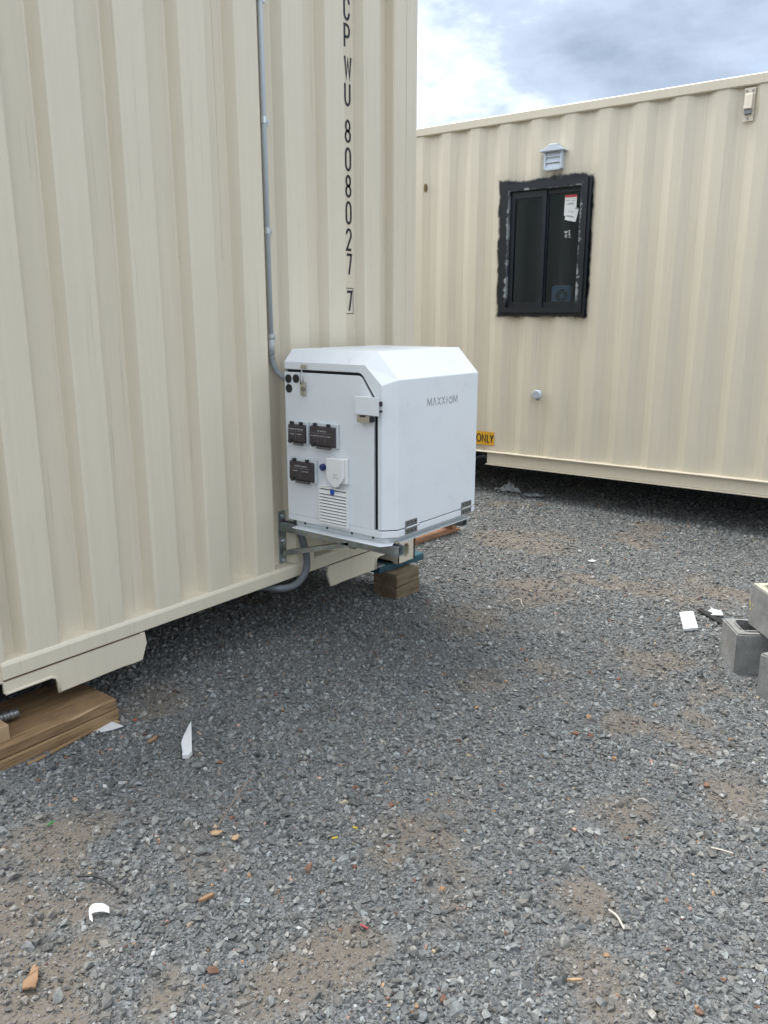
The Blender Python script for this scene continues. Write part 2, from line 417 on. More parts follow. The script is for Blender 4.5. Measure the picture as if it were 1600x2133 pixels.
def f_ground(n, p):
    c = n.coords(); a = n.n('ShaderNodeAttribute'); a.attribute_name = 'dirt'; d = a.outputs['Fac']
    v1 = n.voro(c, 75, 'Color'); v2 = n.voro(c, 190, 'Color'); e1 = n.voro(c, 75, 'Distance'); e2 = n.voro(c, 190, 'Distance')
    g1 = n.sep(v1)[0]; g2 = n.sep(v2)[1]
    col = n.mix(n.smooth(g2, 0, 1), (.075, .079, .080), (.19, .195, .195))
    col = n.mix(n.smooth(g1, .8, 1, 0, .6), col, (.26, .265, .265))
    nz = n.noise(c, 9, 5, .65); nf = n.noise(c, 260, 3, .7)
    dcol = n.mix(nz, (.125, .105, .080), (.20, .172, .135)); dcol = n.mix(n.smooth(nf, .45, .7), dcol, (.08, .072, .062)); dcol = n.mix(n.smooth(g2, .75, 1, 0, .5), dcol, (.20, .20, .195))
    f = n.smooth(n.math('ADD', d, n.math('MULTIPLY', n.math('SUBTRACT', nz, .5), .5)), .12, .6)
    n.set(p.inputs['Base Color'], n.mix(f, col, dcol))
    hg = n.math('ADD', n.math('MULTIPLY', e1, 1.0), n.math('MULTIPLY', e2, .5))
    h = n.math('ADD', n.math('MULTIPLY', hg, n.math('SUBTRACT', 1.1, f)), n.math('MULTIPLY', nf, .35))
    n.set(p.inputs['Normal'], n.bump(h, .9, .008))
mat('ground_mat', rough=.85, fn=f_ground)
me.materials.append(MATS['ground_mat'])
go = bpy.data.objects.new('ground', me); COL.objects.link(go); go['kind'] = 'structure'; go['label'] = 'dark crushed gravel yard with brown dirt patches'

# added unseen green ridge ring: blocks low sky to deepen shade under the containers
b = MB(); hv = []; hf = []; K = 160
for ring_, (rad, hh) in enumerate(((95, -.5), (105, 8), (125, 13), (170, 16), (230, 12))):
    for i in range(K):
        a = 2 * math.pi * i / K; k_ = float(vnoise(np.array([math.cos(a) * 3 + 9]), np.array([math.sin(a) * 3 + ring_ * .3]), 1.6, 31, 5)[0])
        rr_ = rad * (1 + .10 * (k_ - .5)); hv.append((rr_ * math.cos(a), rr_ * math.sin(a), hh * (.55 + .9 * k_) if hh > 0 else hh))
for r_ in range(4):
    for i in range(K): hf.append((r_ * K + i, r_ * K + (i + 1) % K, (r_ + 1) * K + (i + 1) % K, (r_ + 1) * K + i))
def f_blocker(n, p):
    c = n.coords(); n.set(p.inputs['Base Color'], n.mix(n.noise(c, .35, 5, .7), (.025, .04, .02), (.08, .105, .055)))
mat('blocker_green', rough=.95, fn=f_blocker)
o = b.add(hv, hf).build('sky_blocker', 'blocker_green', smooth=True); o['kind'] = 'structure'; o['label'] = 'added unseen green ridge ring blocking the low sky'
def rect_in(x, y, cx, cy, rz, hx, hy):
    c, s_ = math.cos(rz), math.sin(rz); dx, dy = x - cx, y - cy
    return (np.abs(dx * c + dy * s_) < hx) & (np.abs(-dx * s_ + dy * c) < hy)
def gravel():
    # a dozen crushed-stone shapes
    scol = bpy.data.collections.new('stone_shapes')
    def f_stone(n, p):
        a = n.n('ShaderNodeAttribute'); a.attribute_name = 'tint'; a.attribute_type = 'INSTANCER'
        c = n.coords(); nz = n.noise(c, 2.6, 2, .65)
        n.set(p.inputs['Base Color'], n.mix(n.smooth(nz, .3, .72), n.mix(.42, a.outputs['Color'], (.02, .02, .02)), a.outputs['Color']))
    mat('crushed_stone', rough=.68, fn=f_stone)
    for i in range(14):
        bm = bmesh.new()
        for j in range(random.choice((9, 11, 13))):
            v = Vector((random.gauss(0, 1), random.gauss(0, 1), random.gauss(0, 1))).normalized() * random.uniform(.8, 1.1)
            bm.verts.new((v.x * random.uniform(.5, .62), v.y * .43, v.z * .38))
        bmesh.ops.convex_hull(bm, input=bm.verts); bmesh.ops.delete(bm, geom=[v for v in bm.verts if not v.link_faces], context='VERTS')
        m_ = bpy.data.meshes.new('stone'); bm.to_mesh(m_); bm.free(); m_.materials.append(MATS['crushed_stone'])
        scol.objects.link(bpy.data.objects.new('stone', m_))
    cxy = np.array([-3.39, -2.446]); h0 = R(38.0)
    def scatter(dens, rmin, rmax, spread):
        N = int(dens * (spread / math.pi) * math.pi * (rmax ** 2 - rmin ** 2))
        r = np.sqrt(rng.uniform(rmin ** 2, rmax ** 2, N)); a = h0 + rng.uniform(-spread, spread, N)
        return cxy[0] + r * np.cos(a), cxy[1] + r * np.sin(a), r
    X = []; Y = []; S = []
    for dens, rmin, rmax, med, sg, keep in ((7000, .35, 4.3, .0115, .36, .18), (9000, .35, 4.3, .0063, .25, .8), (700, .35, 4.3, .022, .22, .08),
                                            (5600, 4.3, 6.2, .0125, .36, .18), (3200, 6.2, 10, .0155, .34, .18), (3400, 4.3, 6.5, .008, .25, .7), (330, 4.3, 8, .025, .2, .06)):
        x, y, r = scatter(dens, rmin, rmax, R(52 if rmax < 5 else 40))
        dm = dirtmask(x, y); ok = rng.uniform(0, 1, len(x)) < (1 - dm) + dm * keep
        ok &= ~((y > 1.2) & (x < 0)) & ~((x > 4.2))
        for fp in ((-2.19, .05, R(1.5), .255, .165), (-.104, .035, R(-3), .098, .08), (.16, -1.80, R(-56), .19, .09), (-.1, -1.99, R(-116), .19, .09)): ok &= ~rect_in(x, y, *fp)
        x, y = x[ok], y[ok]
        X.append(x); Y.append(y); S.append(np.clip(med * np.exp(rng.normal(0, sg, len(x))), .004, .042))
    X = np.concatenate(X); Y = np.concatenate(Y); S = np.concatenate(S); N = len(X)
    Z = gz(X, Y) + S * rng.uniform(-.05, .22, N)
    rot = np.stack([rng.normal(0, .45, N), rng.normal(0, .45, N), rng.uniform(0, 6.283, N)], -1)
    sca = S[:, None] * rng.uniform(.8, 1.25, (N, 3))
    g = np.clip(rng.lognormal(math.log(.186), .33, N), .055, .40); hue = rng.normal(0, 1, N)
    tint = np.stack([g * (.99 - .03 * hue), g * 1.02, g * (.97 + .03 * hue), np.ones(N)], -1)
    dm = dirtmask(X, Y); brown = np.clip(dm * .7 + rng.uniform(-.25, .25, N), 0, .6)[:, None]
    tint[:, :3] = tint[:, :3] * (1 - brown) + np.stack([g * 1.15, g * .98, g * .80], -1) * brown
    u = rng.uniform(0, 1, N)
    for lo, hi, c in ((0, .009, (.50, .50, .48)), (.012, .018, (.42, .34, .22)), (.018, .024, (.40, .24, .13)), (.024, .028, (.42, .26, .20)), (.028, .042, (.24, .25, .24)), (.05, .056, (.20, .10, .06))):
        k = (u >= lo) & (u < hi); tint[k, :3] = np.array(c) * rng.uniform(.75, 1.2, (k.sum(), 1)); sca[k] *= .8 if lo < .028 else 1
    pm = bpy.data.meshes.new('gravel'); pm.vertices.add(N); pm.vertices.foreach_set('co', np.stack([X, Y, Z], -1).ravel().astype(np.float32))
    for nm, ty, ar, key in (('rot', 'FLOAT_VECTOR', rot, 'vector'), ('scl', 'FLOAT_VECTOR', sca, 'vector'), ('tint', 'FLOAT_COLOR', tint, 'color')):
        a = pm.attributes.new(nm, ty, 'POINT'); a.data.foreach_set(key, ar.ravel().astype(np.float32))
    a = pm.attributes.new('idx', 'INT', 'POINT'); a.data.foreach_set('value', rng.integers(0, 14, N).astype(np.int32))
    o = bpy.data.objects.new('gravel', pm); COL.objects.link(o); o['kind'] = 'stuff'; o['label'] = 'loose dark grey crushed gravel covering the yard'; o['category'] = 'gravel'
    pm.materials.append(MATS['crushed_stone'])
    ng = bpy.data.node_groups.new('scatter_stones', 'GeometryNodeTree')
    ng.interface.new_socket('Geometry', in_out='INPUT', socket_type='NodeSocketGeometry'); ng.interface.new_socket('Geometry', in_out='OUTPUT', socket_type='NodeSocketGeometry')
    L = ng.links; gi = ng.nodes.new('NodeGroupInput'); gout = ng.nodes.new('NodeGroupOutput')
    ins = ng.nodes.new('GeometryNodeInstanceOnPoints'); ci = ng.nodes.new('GeometryNodeCollectionInfo')
    ci.inputs['Collection'].default_value = scol; ci.inputs['Separate Children'].default_value = True; ci.inputs['Reset Children'].default_value = True
    def na(nm, ty):
        k = ng.nodes.new('GeometryNodeInputNamedAttribute'); k.data_type = ty; k.inputs['Name'].default_value = nm; return k.outputs['Attribute']
    L.new(gi.outputs[0], ins.inputs['Points']); L.new(ci.outputs[0], ins.inputs['Instance']); ins.inputs['Pick Instance'].default_value = True
    L.new(na('idx', 'INT'), ins.inputs['Instance Index']); L.new(na('scl', 'FLOAT_VECTOR'), ins.inputs['Scale'])
    er = ng.nodes.new('FunctionNodeEulerToRotation'); L.new(na('rot', 'FLOAT_VECTOR'), er.inputs[0]); L.new(er.outputs[0], ins.inputs['Rotation'])
    L.new(ins.outputs[0], gout.inputs[0])
    md = o.modifiers.new('scatter', 'NODES'); md.node_group = ng
    print('stones', N)
gravel()
def G(x, y): return float(gz(np.array([x]), np.array([y]))[0])

# ------------------------------------------------------------------ left shipping container (end wall faces the camera)
LC = thing('shipping_container', 'tall cream container at left with black code letters and a white cabinet', 'container', (-1.219, 3.03, .219))
ZB, ZT, LEN, WID = .219, 3.115, 6.06, 2.438
REC = .050
prof = []
k0 = -2.075 - .258
prof.append((-2.253, REC))
for k in range(9):
    e = k0 + .258 * min(k, 5) + .2515 * max(k - 5, 0)
    prof += [(e - .108 - .036, REC), (e - .108 - .029, REC - .004), (e - .108 - .006, .004), (e - .102, 0), (e - .003, 0), (e, .001), (e + .017, REC - .003), (e + .022, REC)]
prof = [p for p in prof if -2.25 < p[0] < -.19]
prof = [(-2.253, prof[0][1])] + prof + [(-.187, REC)]
b = MB(); k = len(prof)
zs = [.405, 2.98]
b.add([(x, y, z) for z in zs for x, y in prof], [(i, i + 1, k + i + 1, k + i) for i in range(k - 1)])
b.build('end_wall', 'cream_paint', LC)
for x0, x1 in ((-.187, 0), (-WID, -2.253)):
    o = 1 if x0 > -1 else -1
    b = MB()
    if o == 1: b.prism([(-.189, REC), (-.178, .006), (-.170, 0), (0, 0), (0, .16), (-.189, .16)], 2, .337, 2.995)
    else: b.prism([(-WID, 0), (-WID + .170, 0), (-WID + .178, .006), (-WID + .187, REC), (-WID + .187, .16), (-WID, .16)], 2, .337, 2.995)
    b.build('corner_post', 'cream_paint', LC, bevel=.004)
b = MB(); b.prism([(.10, .350), (-.008, .350), (-.008, .398), (-.003, .409), (.002, .411), (REC + .012, .414), (.10, .414)], 0, -2.283, -.155); b.build('bottom_rail', 'cream_bright', LC, bevel=.003)
b = MB(); b.prism([(-.0075, .3498), (.002, .3498), (.002, .3464), (-.0075, .3464)], 0, -1.762, -2.28); b.build('weld_seam', 'rust_seam', LC)
b = MB(); b.prism([(-.0075, .3498), (.002, .3498), (.002, .3464), (-.0075, .3464)], 0, -.70, -.16); b.build('weld_seam', 'rust_seam', LC)
for s_ in (1, -1):     # doubler plates with an arched notch beside each corner casting
    def X(u): return -u if s_ == 1 else -WID + u
    arch = [(.341, .236)] + [(.316 + .022 * math.cos(R(a)), .278 + .024 * math.sin(R(a))) for a in range(0, 91, 18)] + [(.155, .302)]
    poly = [(X(u), z) for u, z in ([(.155, .3452)] + [(.700, .3452), (.706, .300), (.700, .285), (.682, .238), (.640, .237), (.600, .240)] + arch)]
    MB().prism(poly, 1, -.006, .006).build('doubler_plate', 'cream_bright', LC, bevel=.0015)
    MB().tube([(X(.341), -.008, .238), (X(.340), -.008, .278), (X(.333), -.008, .296), (X(.316), -.008, .304), (X(.157), -.008, .304)], .005, 8).build('notch_lip', 'cream_bright', LC, smooth=True)
for s_ in (1, -1):     # corner castings: hollow block with an oval hole in the end face
    def X(u): return -u if s_ == 1 else -WID + u
    y0 = -.010; z0, z1 = .219, .3365
    cw = .153 if s_ == 1 else .122
    out = [(X(cw), z0), (X(0), z0), (X(0), z1), (X(cw), z1)]
    ov = [(X(.080) + .026 * math.cos(R(a)), .281 + (.013 if math.sin(R(a)) > 0 else -.013) + .026 * math.sin(R(a))) for a in np.linspace(0, 360, 24, endpoint=False)]
    b = MB(); bmx = len(ov)
    # front face with the hole: fan strips from outer rectangle corners
    cx, cz = X(.080), .281
    ring = []
    for (ox, oz) in ov:
        dx, dz_ = ox - cx, oz - cz; t = 1e9
        hx0, hx1 = min(X(cw), X(0)) - cx, max(X(cw), X(0)) - cx
        if dx > 1e-9: t = min(t, hx1 / dx)
        if dx < -1e-9: t = min(t, hx0 / dx)
        if dz_ > 1e-9: t = min(t, (z1 - cz) / dz_)
        if dz_ < -1e-9: t = min(t, (z0 - cz) / dz_)
        ring.append((cx + dx * t, cz + dz_ * t))
    vs_ = [(x, y0, z) for x, z in ov] + [(x, y0, z) for x, z in ring] + [(x, y0 + .03, z) for x, z in ov]
    fs_ = [(i, (i + 1) % bmx, bmx + (i + 1) % bmx, bmx + i) for i in range(bmx)] + [(i, (i + 1) % bmx, 2 * bmx + (i + 1) % bmx, 2 * bmx + i) for i in range(bmx)]
    b.add(vs_, fs_)
    cb = len(b.v)
    for (ox, oz) in out:    # corner filler triangles
        j = min(range(bmx), key=lambda i: (ring[i][0] - ox) ** 2 + (ring[i][1] - oz) ** 2)
        a_, c_ = ring[j - 1], ring[(j + 1) % bmx]
        b.add([(a_[0], y0, a_[1]), (ox, y0, oz), (c_[0], y0, c_[1]), (ring[j][0], y0, ring[j][1])], [(0, 1, 3), (1, 2, 3)])
    xa, xb = min(X(0), X(cw)), max(X(0), X(cw))
    b.box(xa, xa + .012, y0, .168, z0, z1); b.box(xb - .012, xb, y0, .168, z0, z1); b.box(xa, xb, y0 + .03, .168, z1 - .012, z1); b.box(xa, xb, y0 + .03, .168, z0, z0 + .01)
    b.build('corner_casting', 'cream_bright', LC)
    MB().box(xa + .014, xb - .014, .10, .12, z0 + .012, z1 - .014).build('casting_shade', 'underside_black', LC)  # black plate standing in for the shade inside the casting
    b = MB(); b.box(min(X(.19), X(.345)), max(X(.19), X(.345)), .13, .15, .224, .345); b.box(min(X(.345), X(.335)), max(X(.345), X(.335)), .04, .1295, .24, .345); b.build('notch_shade', 'underside_black', LC)  # black sheets put in as the dark shade behind the notch
# rest of the body
for s_ in (0, 1):
    b = MB(); xw = -.02 if s_ == 0 else -WID + .02
    pr = []
    y = .16
    while y < LEN - .15:
        pr += [(y, 0), (y + .072, 0), (y + .14, .036), (y + .21, .036)]; y += .278
    pr = [(p[0], xw - p[1] if s_ == 0 else xw + p[1]) for p in pr]; k = len(pr)
    b.add([(p[1], p[0], z) for z in (.40, 3.0) for p in pr], [(i, i + 1, k + i + 1, k + i) for i in range(k - 1)]); b.build('side_wall', 'cream_paint', LC)
    MB().box(xw - .02 + .02 * (1 if s_ else 0), xw + .02, .10, LEN - .1, .29, .42).build('side_rail', 'cream_paint', LC)
MB().box(-WID + .01, -.01, LEN - .06, LEN, .30, 3.0).build('rear_wall', 'cream_paint', LC)
MB().box(-WID + .005, -.005, .0, LEN, 3.0, 3.09).build('roof', 'roof_paint', LC)
MB().box(-WID + .03, -.03, .07, LEN - .06, .372, .40).build('floor', 'underside_black', LC)
y = .5
while y < LEN:
    MB().box(-WID + .05, -.05, y, y + .045, .30, .371).build('cross_member', 'underside_black', LC); y += .32
MB().box(-WID + .03, -.03, .101, .12, .30, .372).build('sill_backing', 'underside_black', LC)
for x, y, z0, z1 in ((-1.222, REC - .0005, 1.72, 2.98), (-.088, -.0008, .50, 2.98)):
    MB().tube([(x, y, z0), (x + .001, y, (z0 + z1) / 2), (x, y, z1)], .0016, 6).build('panel_seam', 'cream_bright', LC)
# code lettering, one mesh per character, on the recessed flat
YL = REC - .0012
def ML(x, z): return (x, YL, z)
for ch, z, ht in (('C', 2.752, .098), ('P', 2.643, .098), ('W', 2.523, .094), ('U', 2.412, .097), ('8', 2.262, .096), ('0', 2.143, .101), ('8', 2.031, .098), ('0', 1.915, .102), ('2', 1.800, .100), ('7', 1.690, .099), ('7', 1.527, .097)):
    glyph('letter', ch, -.482, z, .052 if ch == 'W' else .043, ht, .0112, ML, 'letter_blue_black' if z > 2.2 else 'letter_black', LC)
b = MB(); b.ribbon([(-.505, 1.519), (-.4345, 1.519), (-.4345, 1.634), (-.505, 1.634)], .003, ML, True); b.build('code_box', 'letter_black', LC)

# ------------------------------------------------------------------ right shipping container (local x to the right along its long wall, y into it)
RC = thing('shipping_container', 'cream shipping container across the yard with a black-framed window in its long wall', 'container', (2.691, 1.143, 0), R(-87.969), org=(0, 0, 0))
U0, U1 = -1.70, 4.36
WO = (.10, .815, 1.55, 2.52)     # window opening
pr = []; u = -.516 - 5 * .2785
while u < U1 + .3:
    pr += [(u, 0), (u + .078, 0), (u + .142, .031), (u + .212, .031)]; u += .2785
pr = [p for p in pr if U0 < p[0] < U1]
def yat(x):
    for a, c in zip(pr, pr[1:]):
        if a[0] <= x <= c[0]: return a[1] + (c[1] - a[1]) * (x - a[0]) / max(c[0] - a[0], 1e-9)
    return 0
pr += [(x, yat(x)) for x in WO[:2]]; pr.sort()
b = MB()
for a, c in zip(pr, pr[1:]):
    mid = (a[0] + c[0]) / 2
    for z0, z1 in (((.345, WO[2]), (WO[3], 3.03)) if WO[0] < mid < WO[1] else ((.345, 3.03),)):
        b.add([(a[0], a[1], z0), (c[0], c[1], z0), (c[0], c[1], z1), (a[0], a[1], z1)], [(0, 1, 2, 3)])
o = b.build('long_wall', 'cream_sprayed', RC)
MB().box(U0, U1, -.012, .07, 3.022, 3.09).build('top_rail', 'cream_paint', RC, bevel=.006)
MB().prism([(-.022, .337), (-.022, .343), (.0, .349), (.07, .349), (.07, .337)], 0, U0, U1).build('rail_lip', 'cream_bright', RC)
MB().box(0, U1 - .3, .008, .06, .236, .3365).build('bottom_rail', 'cream_paint', RC, bevel=.003)
MB().box(0, U1 - .3, -.016, .10, .226, .2358).build('rail_flange', 'cream_paint', RC)
MB().box(U0, U0 + .05, .0, 2.43, .345, 3.03).build('end_wall', 'cream_paint', RC); MB().box(U1 - .05, U1, .0, 2.43, .345, 3.03).build('end_wall', 'cream_paint', RC)
MB().box(U0 + .05, U1 - .05, 2.39, 2.43, .345, 3.03).build('long_wall', 'cream_paint', RC)
MB().box(U0, U1, .071, 2.43, 3.03, 3.08).build('roof', 'roof_paint', RC)
MB().box(U0 + .05, U1 - .05, .061, 2.38, .30, .33).build('floor', 'underside_black', RC)
u = U0 + .2
while u < U1 - .1:
    MB().box(u, u + .045, .12, 2.36, .235, .2995).build('cross_member', 'underside_black', RC); u += .4
MB().box(0, U1 - .3, 2.34, 2.39, .23, .2995).build('bottom_rail', 'cream_paint', RC)
for uu in (U0, U1 - .3):
    for vv in (.0, 2.25): MB().box(uu, uu + .17, vv, vv + .16, .21, .3355).build('corner_casting', 'cream_paint', RC, bevel=.006)
# window
b = MB(); fo = (.085, .822, 1.540, 2.552); fi = (.150, .768, 1.586, 2.497)
y0, y1 = -.034, .045
b.box(fo[0], fi[0], y0, y1, fo[2], fo[3]); b.box(fi[1], fo[1], y0, y1, fo[2], fo[3]); b.box(fi[0], fi[1], y0, y1, fo[2], fi[2]); b.box(fi[0], fi[1], y0, y1, fi[3], fo[3])
WN = b.build('window', 'window_frame_paint', RC); WN['label'] = 'black painted window frame with white smears of sealant'
MB().box(fo[1] + .0005, fo[1] + .022, -.018, .03, fo[2] - .004, fo[3] + .004).build('outer_trim', 'window_black', WN)
MB().box(fo[0] - .02, fo[1] + .022, -.016, .03, fo[2] - .024, fo[2] - .0045).build('sill', 'window_black', WN)
sa = (fi[0] + .0005, .468, fi[2] + .0005, fi[3] - .0005)
b = MB(); t = .042
for (x0, x1, z0, z1) in ((sa[0], sa[0] + t, sa[2], sa[3]), (sa[1] - .03, sa[1], sa[2], sa[3]), (sa[0] + t, sa[1] - .03, sa[2], sa[2] + t), (sa[0] + t, sa[1] - .03, sa[3] - .055, sa[3])): b.box(x0, x1, .0, .03, z0, z1)
b.build('sash', 'window_black', WN)
b = MB(); x0_, x1_ = .4685, fi[1] - .0005
for (x0, x1, z0, z1) in ((x0_, x0_ + .012, sa[2], sa[3]), (x1_ - .022, x1_, sa[2], sa[3]), (x0_ + .012, x1_ - .022, sa[2], sa[2] + t), (x0_ + .012, x1_ - .022, sa[3] - .038, sa[3])): b.box(x0, x1, .017, .044, z0, z1)
b.build('sash', 'window_black', WN)
MB().box(sa[0] + t, sa[1] - .03, .013, .017, sa[2] + t, sa[3] - .055).build('pane', 'window_glass', WN)
MB().box(x0_ + .012, x1_ - .022, .029, .033, sa[2] + t, sa[3] - .038).build('pane', 'window_glass', WN)
def MW(x, z): return (x, .0015, z)
def rotq(b, cx, cz, w_, h_, a, y):
    c, s_ = math.cos(a), math.sin(a); P = [(-w_ / 2, -h_ / 2), (w_ / 2, -h_ / 2), (w_ / 2, h_ / 2), (-w_ / 2, h_ / 2)]
    P = [(cx + px * c - pz * s_, cz + px * s_ + pz * c) for px, pz in P]
    b.add([(px, y, pz) for px, pz in P] + [(px, y + .0006, pz) for px, pz in P], [(0, 1, 2, 3), (7, 6, 5, 4), (0, 1, 5, 4), (1, 2, 6, 5), (2, 3, 7, 6), (3, 0, 4, 7)])
b = MB(); rotq(b, .662, 2.362, .100, .152, R(-1), .0280); b.build('sticker', 'paper', WN)
b = MB(); rotq(b, .6635, 2.429, .098, .018, R(-1), .0272); b.build('sticker_band', 'paper_red', WN)
b = MB(); rotq(b, .676, 2.292, .096, .095, R(-13), .0264); b.build('sticker', 'paper', WN)
b = MB()
for (cx, cz, w_, h_) in ((.665, 2.372, .045, .011), (.64, 2.400, .03, .004), (.685, 2.396, .03, .003), (.637, 2.37, .004, .014)): rotq(b, cx, cz, w_, h_, 0, .0271)
for (cx, cz, w_, h_) in ((.672, 2.316, .045, .003), (.668, 2.307, .05, .002), (.664, 2.278, .06, .012), (.717, 2.333, .026, .012), (.655, 2.246, .03, .004), (.69, 2.238, .02, .004)): rotq(b, cx, cz, w_, h_, R(-13), .0258)
b.build('sticker_print', 'print_grey', WN)['kind'] = 'stuff'
b = MB()
for pl in ([(.622, 2.17), (.63, 2.155), (.636, 2.17), (.642, 2.156), (.648, 2.17)], [(.655, 2.17), (.668, 2.173), (.660, 2.163), (.668, 2.155), (.656, 2.152)], [(.634, 2.145), (.628, 2.128), (.642, 2.122), (.645, 2.138), (.634, 2.145)], [(.654, 2.142), (.672, 2.142), (.662, 2.118)], [(.676, 2.121), (.680, 2.119)]):
    b.ribbon(pl, .0035, lambda x, z: (x, .028, z))
b.build('chalk_mark', 'print_white', WN)
b = MB(); xa, xb, za, zb, yd = WO[0] - .25, WO[1] + .35, 1.2, 2.9, 1.2
b.add([(xa, .05, za), (xb, .05, za), (xb, .05, zb), (xa, .05, zb), (xa, yd, za), (xb, yd, za), (xb, yd, zb), (xa, yd, zb)], [(4, 5, 6, 7), (0, 4, 7, 3), (1, 2, 6, 5), (0, 1, 5, 4), (3, 7, 6, 2)])
b.build('room_lining', 'room_dark', RC)
# fan standing behind the glass: own thing, local frame rotated like the container
def RW(u, v, z):
    a = R(-87.969); return (2.691 + u * math.cos(a) - v * math.sin(a), 1.143 + u * math.sin(a) + v * math.cos(a), z)
FN = thing('wall_fan', 'small square grey fan seen behind the lower right corner of the window glass', 'fan', RW(.615, .06, 1.60), R(-87.969), org=(0, 0, 0))
def fan():
    b = MB(); k = 28; r = .052; h = .082; cz = .075
    ci = [(r * math.cos(2 * math.pi * i / k), cz + r * math.sin(2 * math.pi * i / k)) for i in range(k)]
    sq = []
    for x, z in ci:
        dx, dz_ = x, z - cz; t = h / max(abs(dx), abs(dz_)); sq.append((dx * t, cz + dz_ * t))
    b.add([(x, -.012, z) for x, z in ci] + [(x, -.02, z) for x, z in sq] + [(x, .03, z) for x, z in ci] + [(x, .02, z) for x, z in sq],
          [(i, (i + 1) % k, k + (i + 1) % k, k + i) for i in range(k)] + [(i, (i + 1) % k, 2 * k + (i + 1) % k, 2 * k + i) for i in range(k)] + [(k + i, k + (i + 1) % k, 3 * k + (i + 1) % k, 3 * k + i) for i in range(k)])
    b.build('housing', 'fan_grey', FN)
    for i in range(9):
        a = 2 * math.pi * i / 9; MB().tube([(.012 * math.cos(a), .008, cz + .012 * math.sin(a)), (.050 * math.cos(a + .35), .004, cz + .050 * math.sin(a + .35))], [.006, .010], 6).build('blade', 'litter_plastic', FN)
    MB().cyl((0, -.006, cz), 1, .016, .02).build('hub', 'fan_grey', FN)
fan()
# louvred vent hood above the window
b = MB(); b.box(.452, .468, -.05, .0, 2.630, 2.765); b.box(.586, .602, -.05, .0, 2.630, 2.765); b.box(.468, .586, -.05, .0, 2.622, 2.640)
VT = b.build('wall_vent', 'vent_white', RC, bevel=.002); VT['label'] = 'small white louvred vent hood above the window'
for i in range(3):
    z = 2.722 - .040 * i
    MB().prism([(-.032, z + .034), (-.046, z - .002), (-.043, z - .004), (-.020, z + .034)], 0, .469, .585).build('louvre', 'vent_white', VT)
MB().prism([(.425, 2.758), (.630, 2.758), (.630, 2.764), (.575, 2.792), (.575, 2.806), (.500, 2.806), (.500, 2.792), (.425, 2.764)], 1, -.085, .0).build('vent_roof', 'vent_white', VT, bevel=.002)
# round pipe cap, passive air box, plugged hole, sign
b = MB(); b.cyl((.477, -.050, .875), 1, .036, .050, 24); PC = b.build('pipe_cap', 'vent_white', RC, bevel=.004)
MB().cyl((.477, -.054, .875), 1, .030, .0045, 24).build('cap_face', 'conduit_grey', PC); MB().box(.470, .492, -.03, -.005, .825, .845).build('drip_lug', 'grey_pvc', PC)
b = MB(); b.box(1.890, 1.958, -.004, .004, 2.80, 3.008); AB = b.build('air_vent', 'cream_bright', RC); AB['label'] = 'small cream ventilator box under the roof rail'
b = MB(); b.prism([(-.0045, 2.972), (-.03, 2.965), (-.045, 2.87), (-.0045, 2.87)], 0, 1.899, 1.949); b.build('cover', 'cream_bright', AB, bevel=.003)
MB().box(1.901, 1.947, -.030, -.0045, 2.842, 2.869).build('grille', 'stainless', AB)
for (x, z) in ((1.905, 2.988), (1.944, 2.988), (1.924, 2.815)): MB().cyl((x, -.0085, z), 1, .007, .004, 10).build('rivet', 'stainless', AB)
MB().prism([(-.687 + .011 * math.cos(R(a)), 2.605 + .033 * math.sin(R(a))) for a in range(0, 360, 20)], 1, -.004, .03).build('hole_plug', 'brass_hole', RC)
b = MB(); b.box(-.42, .072, -.0035, -.0005, .400, .517); SG = b.build('warning_sign', 'sign_yellow', RC); SG['label'] = 'yellow sign with the black word ONLY at the foot of the wall'
for ch, x, wd in (('O', -.108, .052), ('N', -.052, .042), ('L', -.002, .030), ('Y', .026, .042)):
    glyph('letter', ch, x, .420, wd, .078, .011, lambda x, z: (x, -.0042, z), 'letter_black', SG)
# supports under the far container
for i, (u, v) in enumerate(((U0 + .1, .12), (U1 - .2, .12), (U0 + .1, 2.3), (U1 - .2, 2.3))):
    x, y, _ = RW(u, v, 0); gzv = G(x, y)
    bl = MB().box(-.2, .2, -.1, .1, 0, .21 - gzv).build('support_block', 'timber_x'); place(bl, (x, y, gzv), R(2))
    tag(bl, 'timber block under the ' + ('left front', 'right front', 'left rear', 'right rear')[i] + ' corner of the far container', 'block', 'blocks under the far container')

# ------------------------------------------------------------------ white power enclosure on the wall
ORGE = Vector((-.72, -.37, .634)); KE = 1.018
LOCE = Vector((-.672, -.333, .6185))
EN = thing('power_enclosure', 'white powder-coated power cabinet with chamfered hood, carried on steel brackets on the container end', 'cabinet', LOCE, org=ORGE, scale=KE)
XI, XO, XR, YBK = -1.045, -.995, -.43, -.093
po = [(YBK, .694), (-.645, .694), (-.645, 1.273), (-.545, 1.376), (YBK, 1.376)]
pi_ = [(YBK, .694), (-.602, .694), (-.602, 1.253), (-.521, 1.326), (YBK, 1.326)]
op = [(YBK, 1.2965), (-.488, 1.2965), (-.501, 1.293), (-.512, 1.284), (-.567, 1.209), (-.579, 1.195), (-.582, 1.178), (-.582, .694)]
b = MB()
b.add([(XO, *p) for p in po] + [(XR, *p) for p in po], [(i, i + 1, 6 + i, 5 + i) for i in range(1, 4)] + [(5, 6, 7, 8, 9)])
b.add([(XO, *p) for p in po[1:]] + [(XI, *p) for p in pi_[1:]], [(i, i + 1, 5 + i, 4 + i) for i in range(3)])
ring = [(YBK, 1.326), (-.480, 1.326), (-.521, 1.326), (-.545, 1.3044), (-.580, 1.2728), (-.602, 1.253), (-.602, 1.178), (-.602, .694)]
m = len(op)
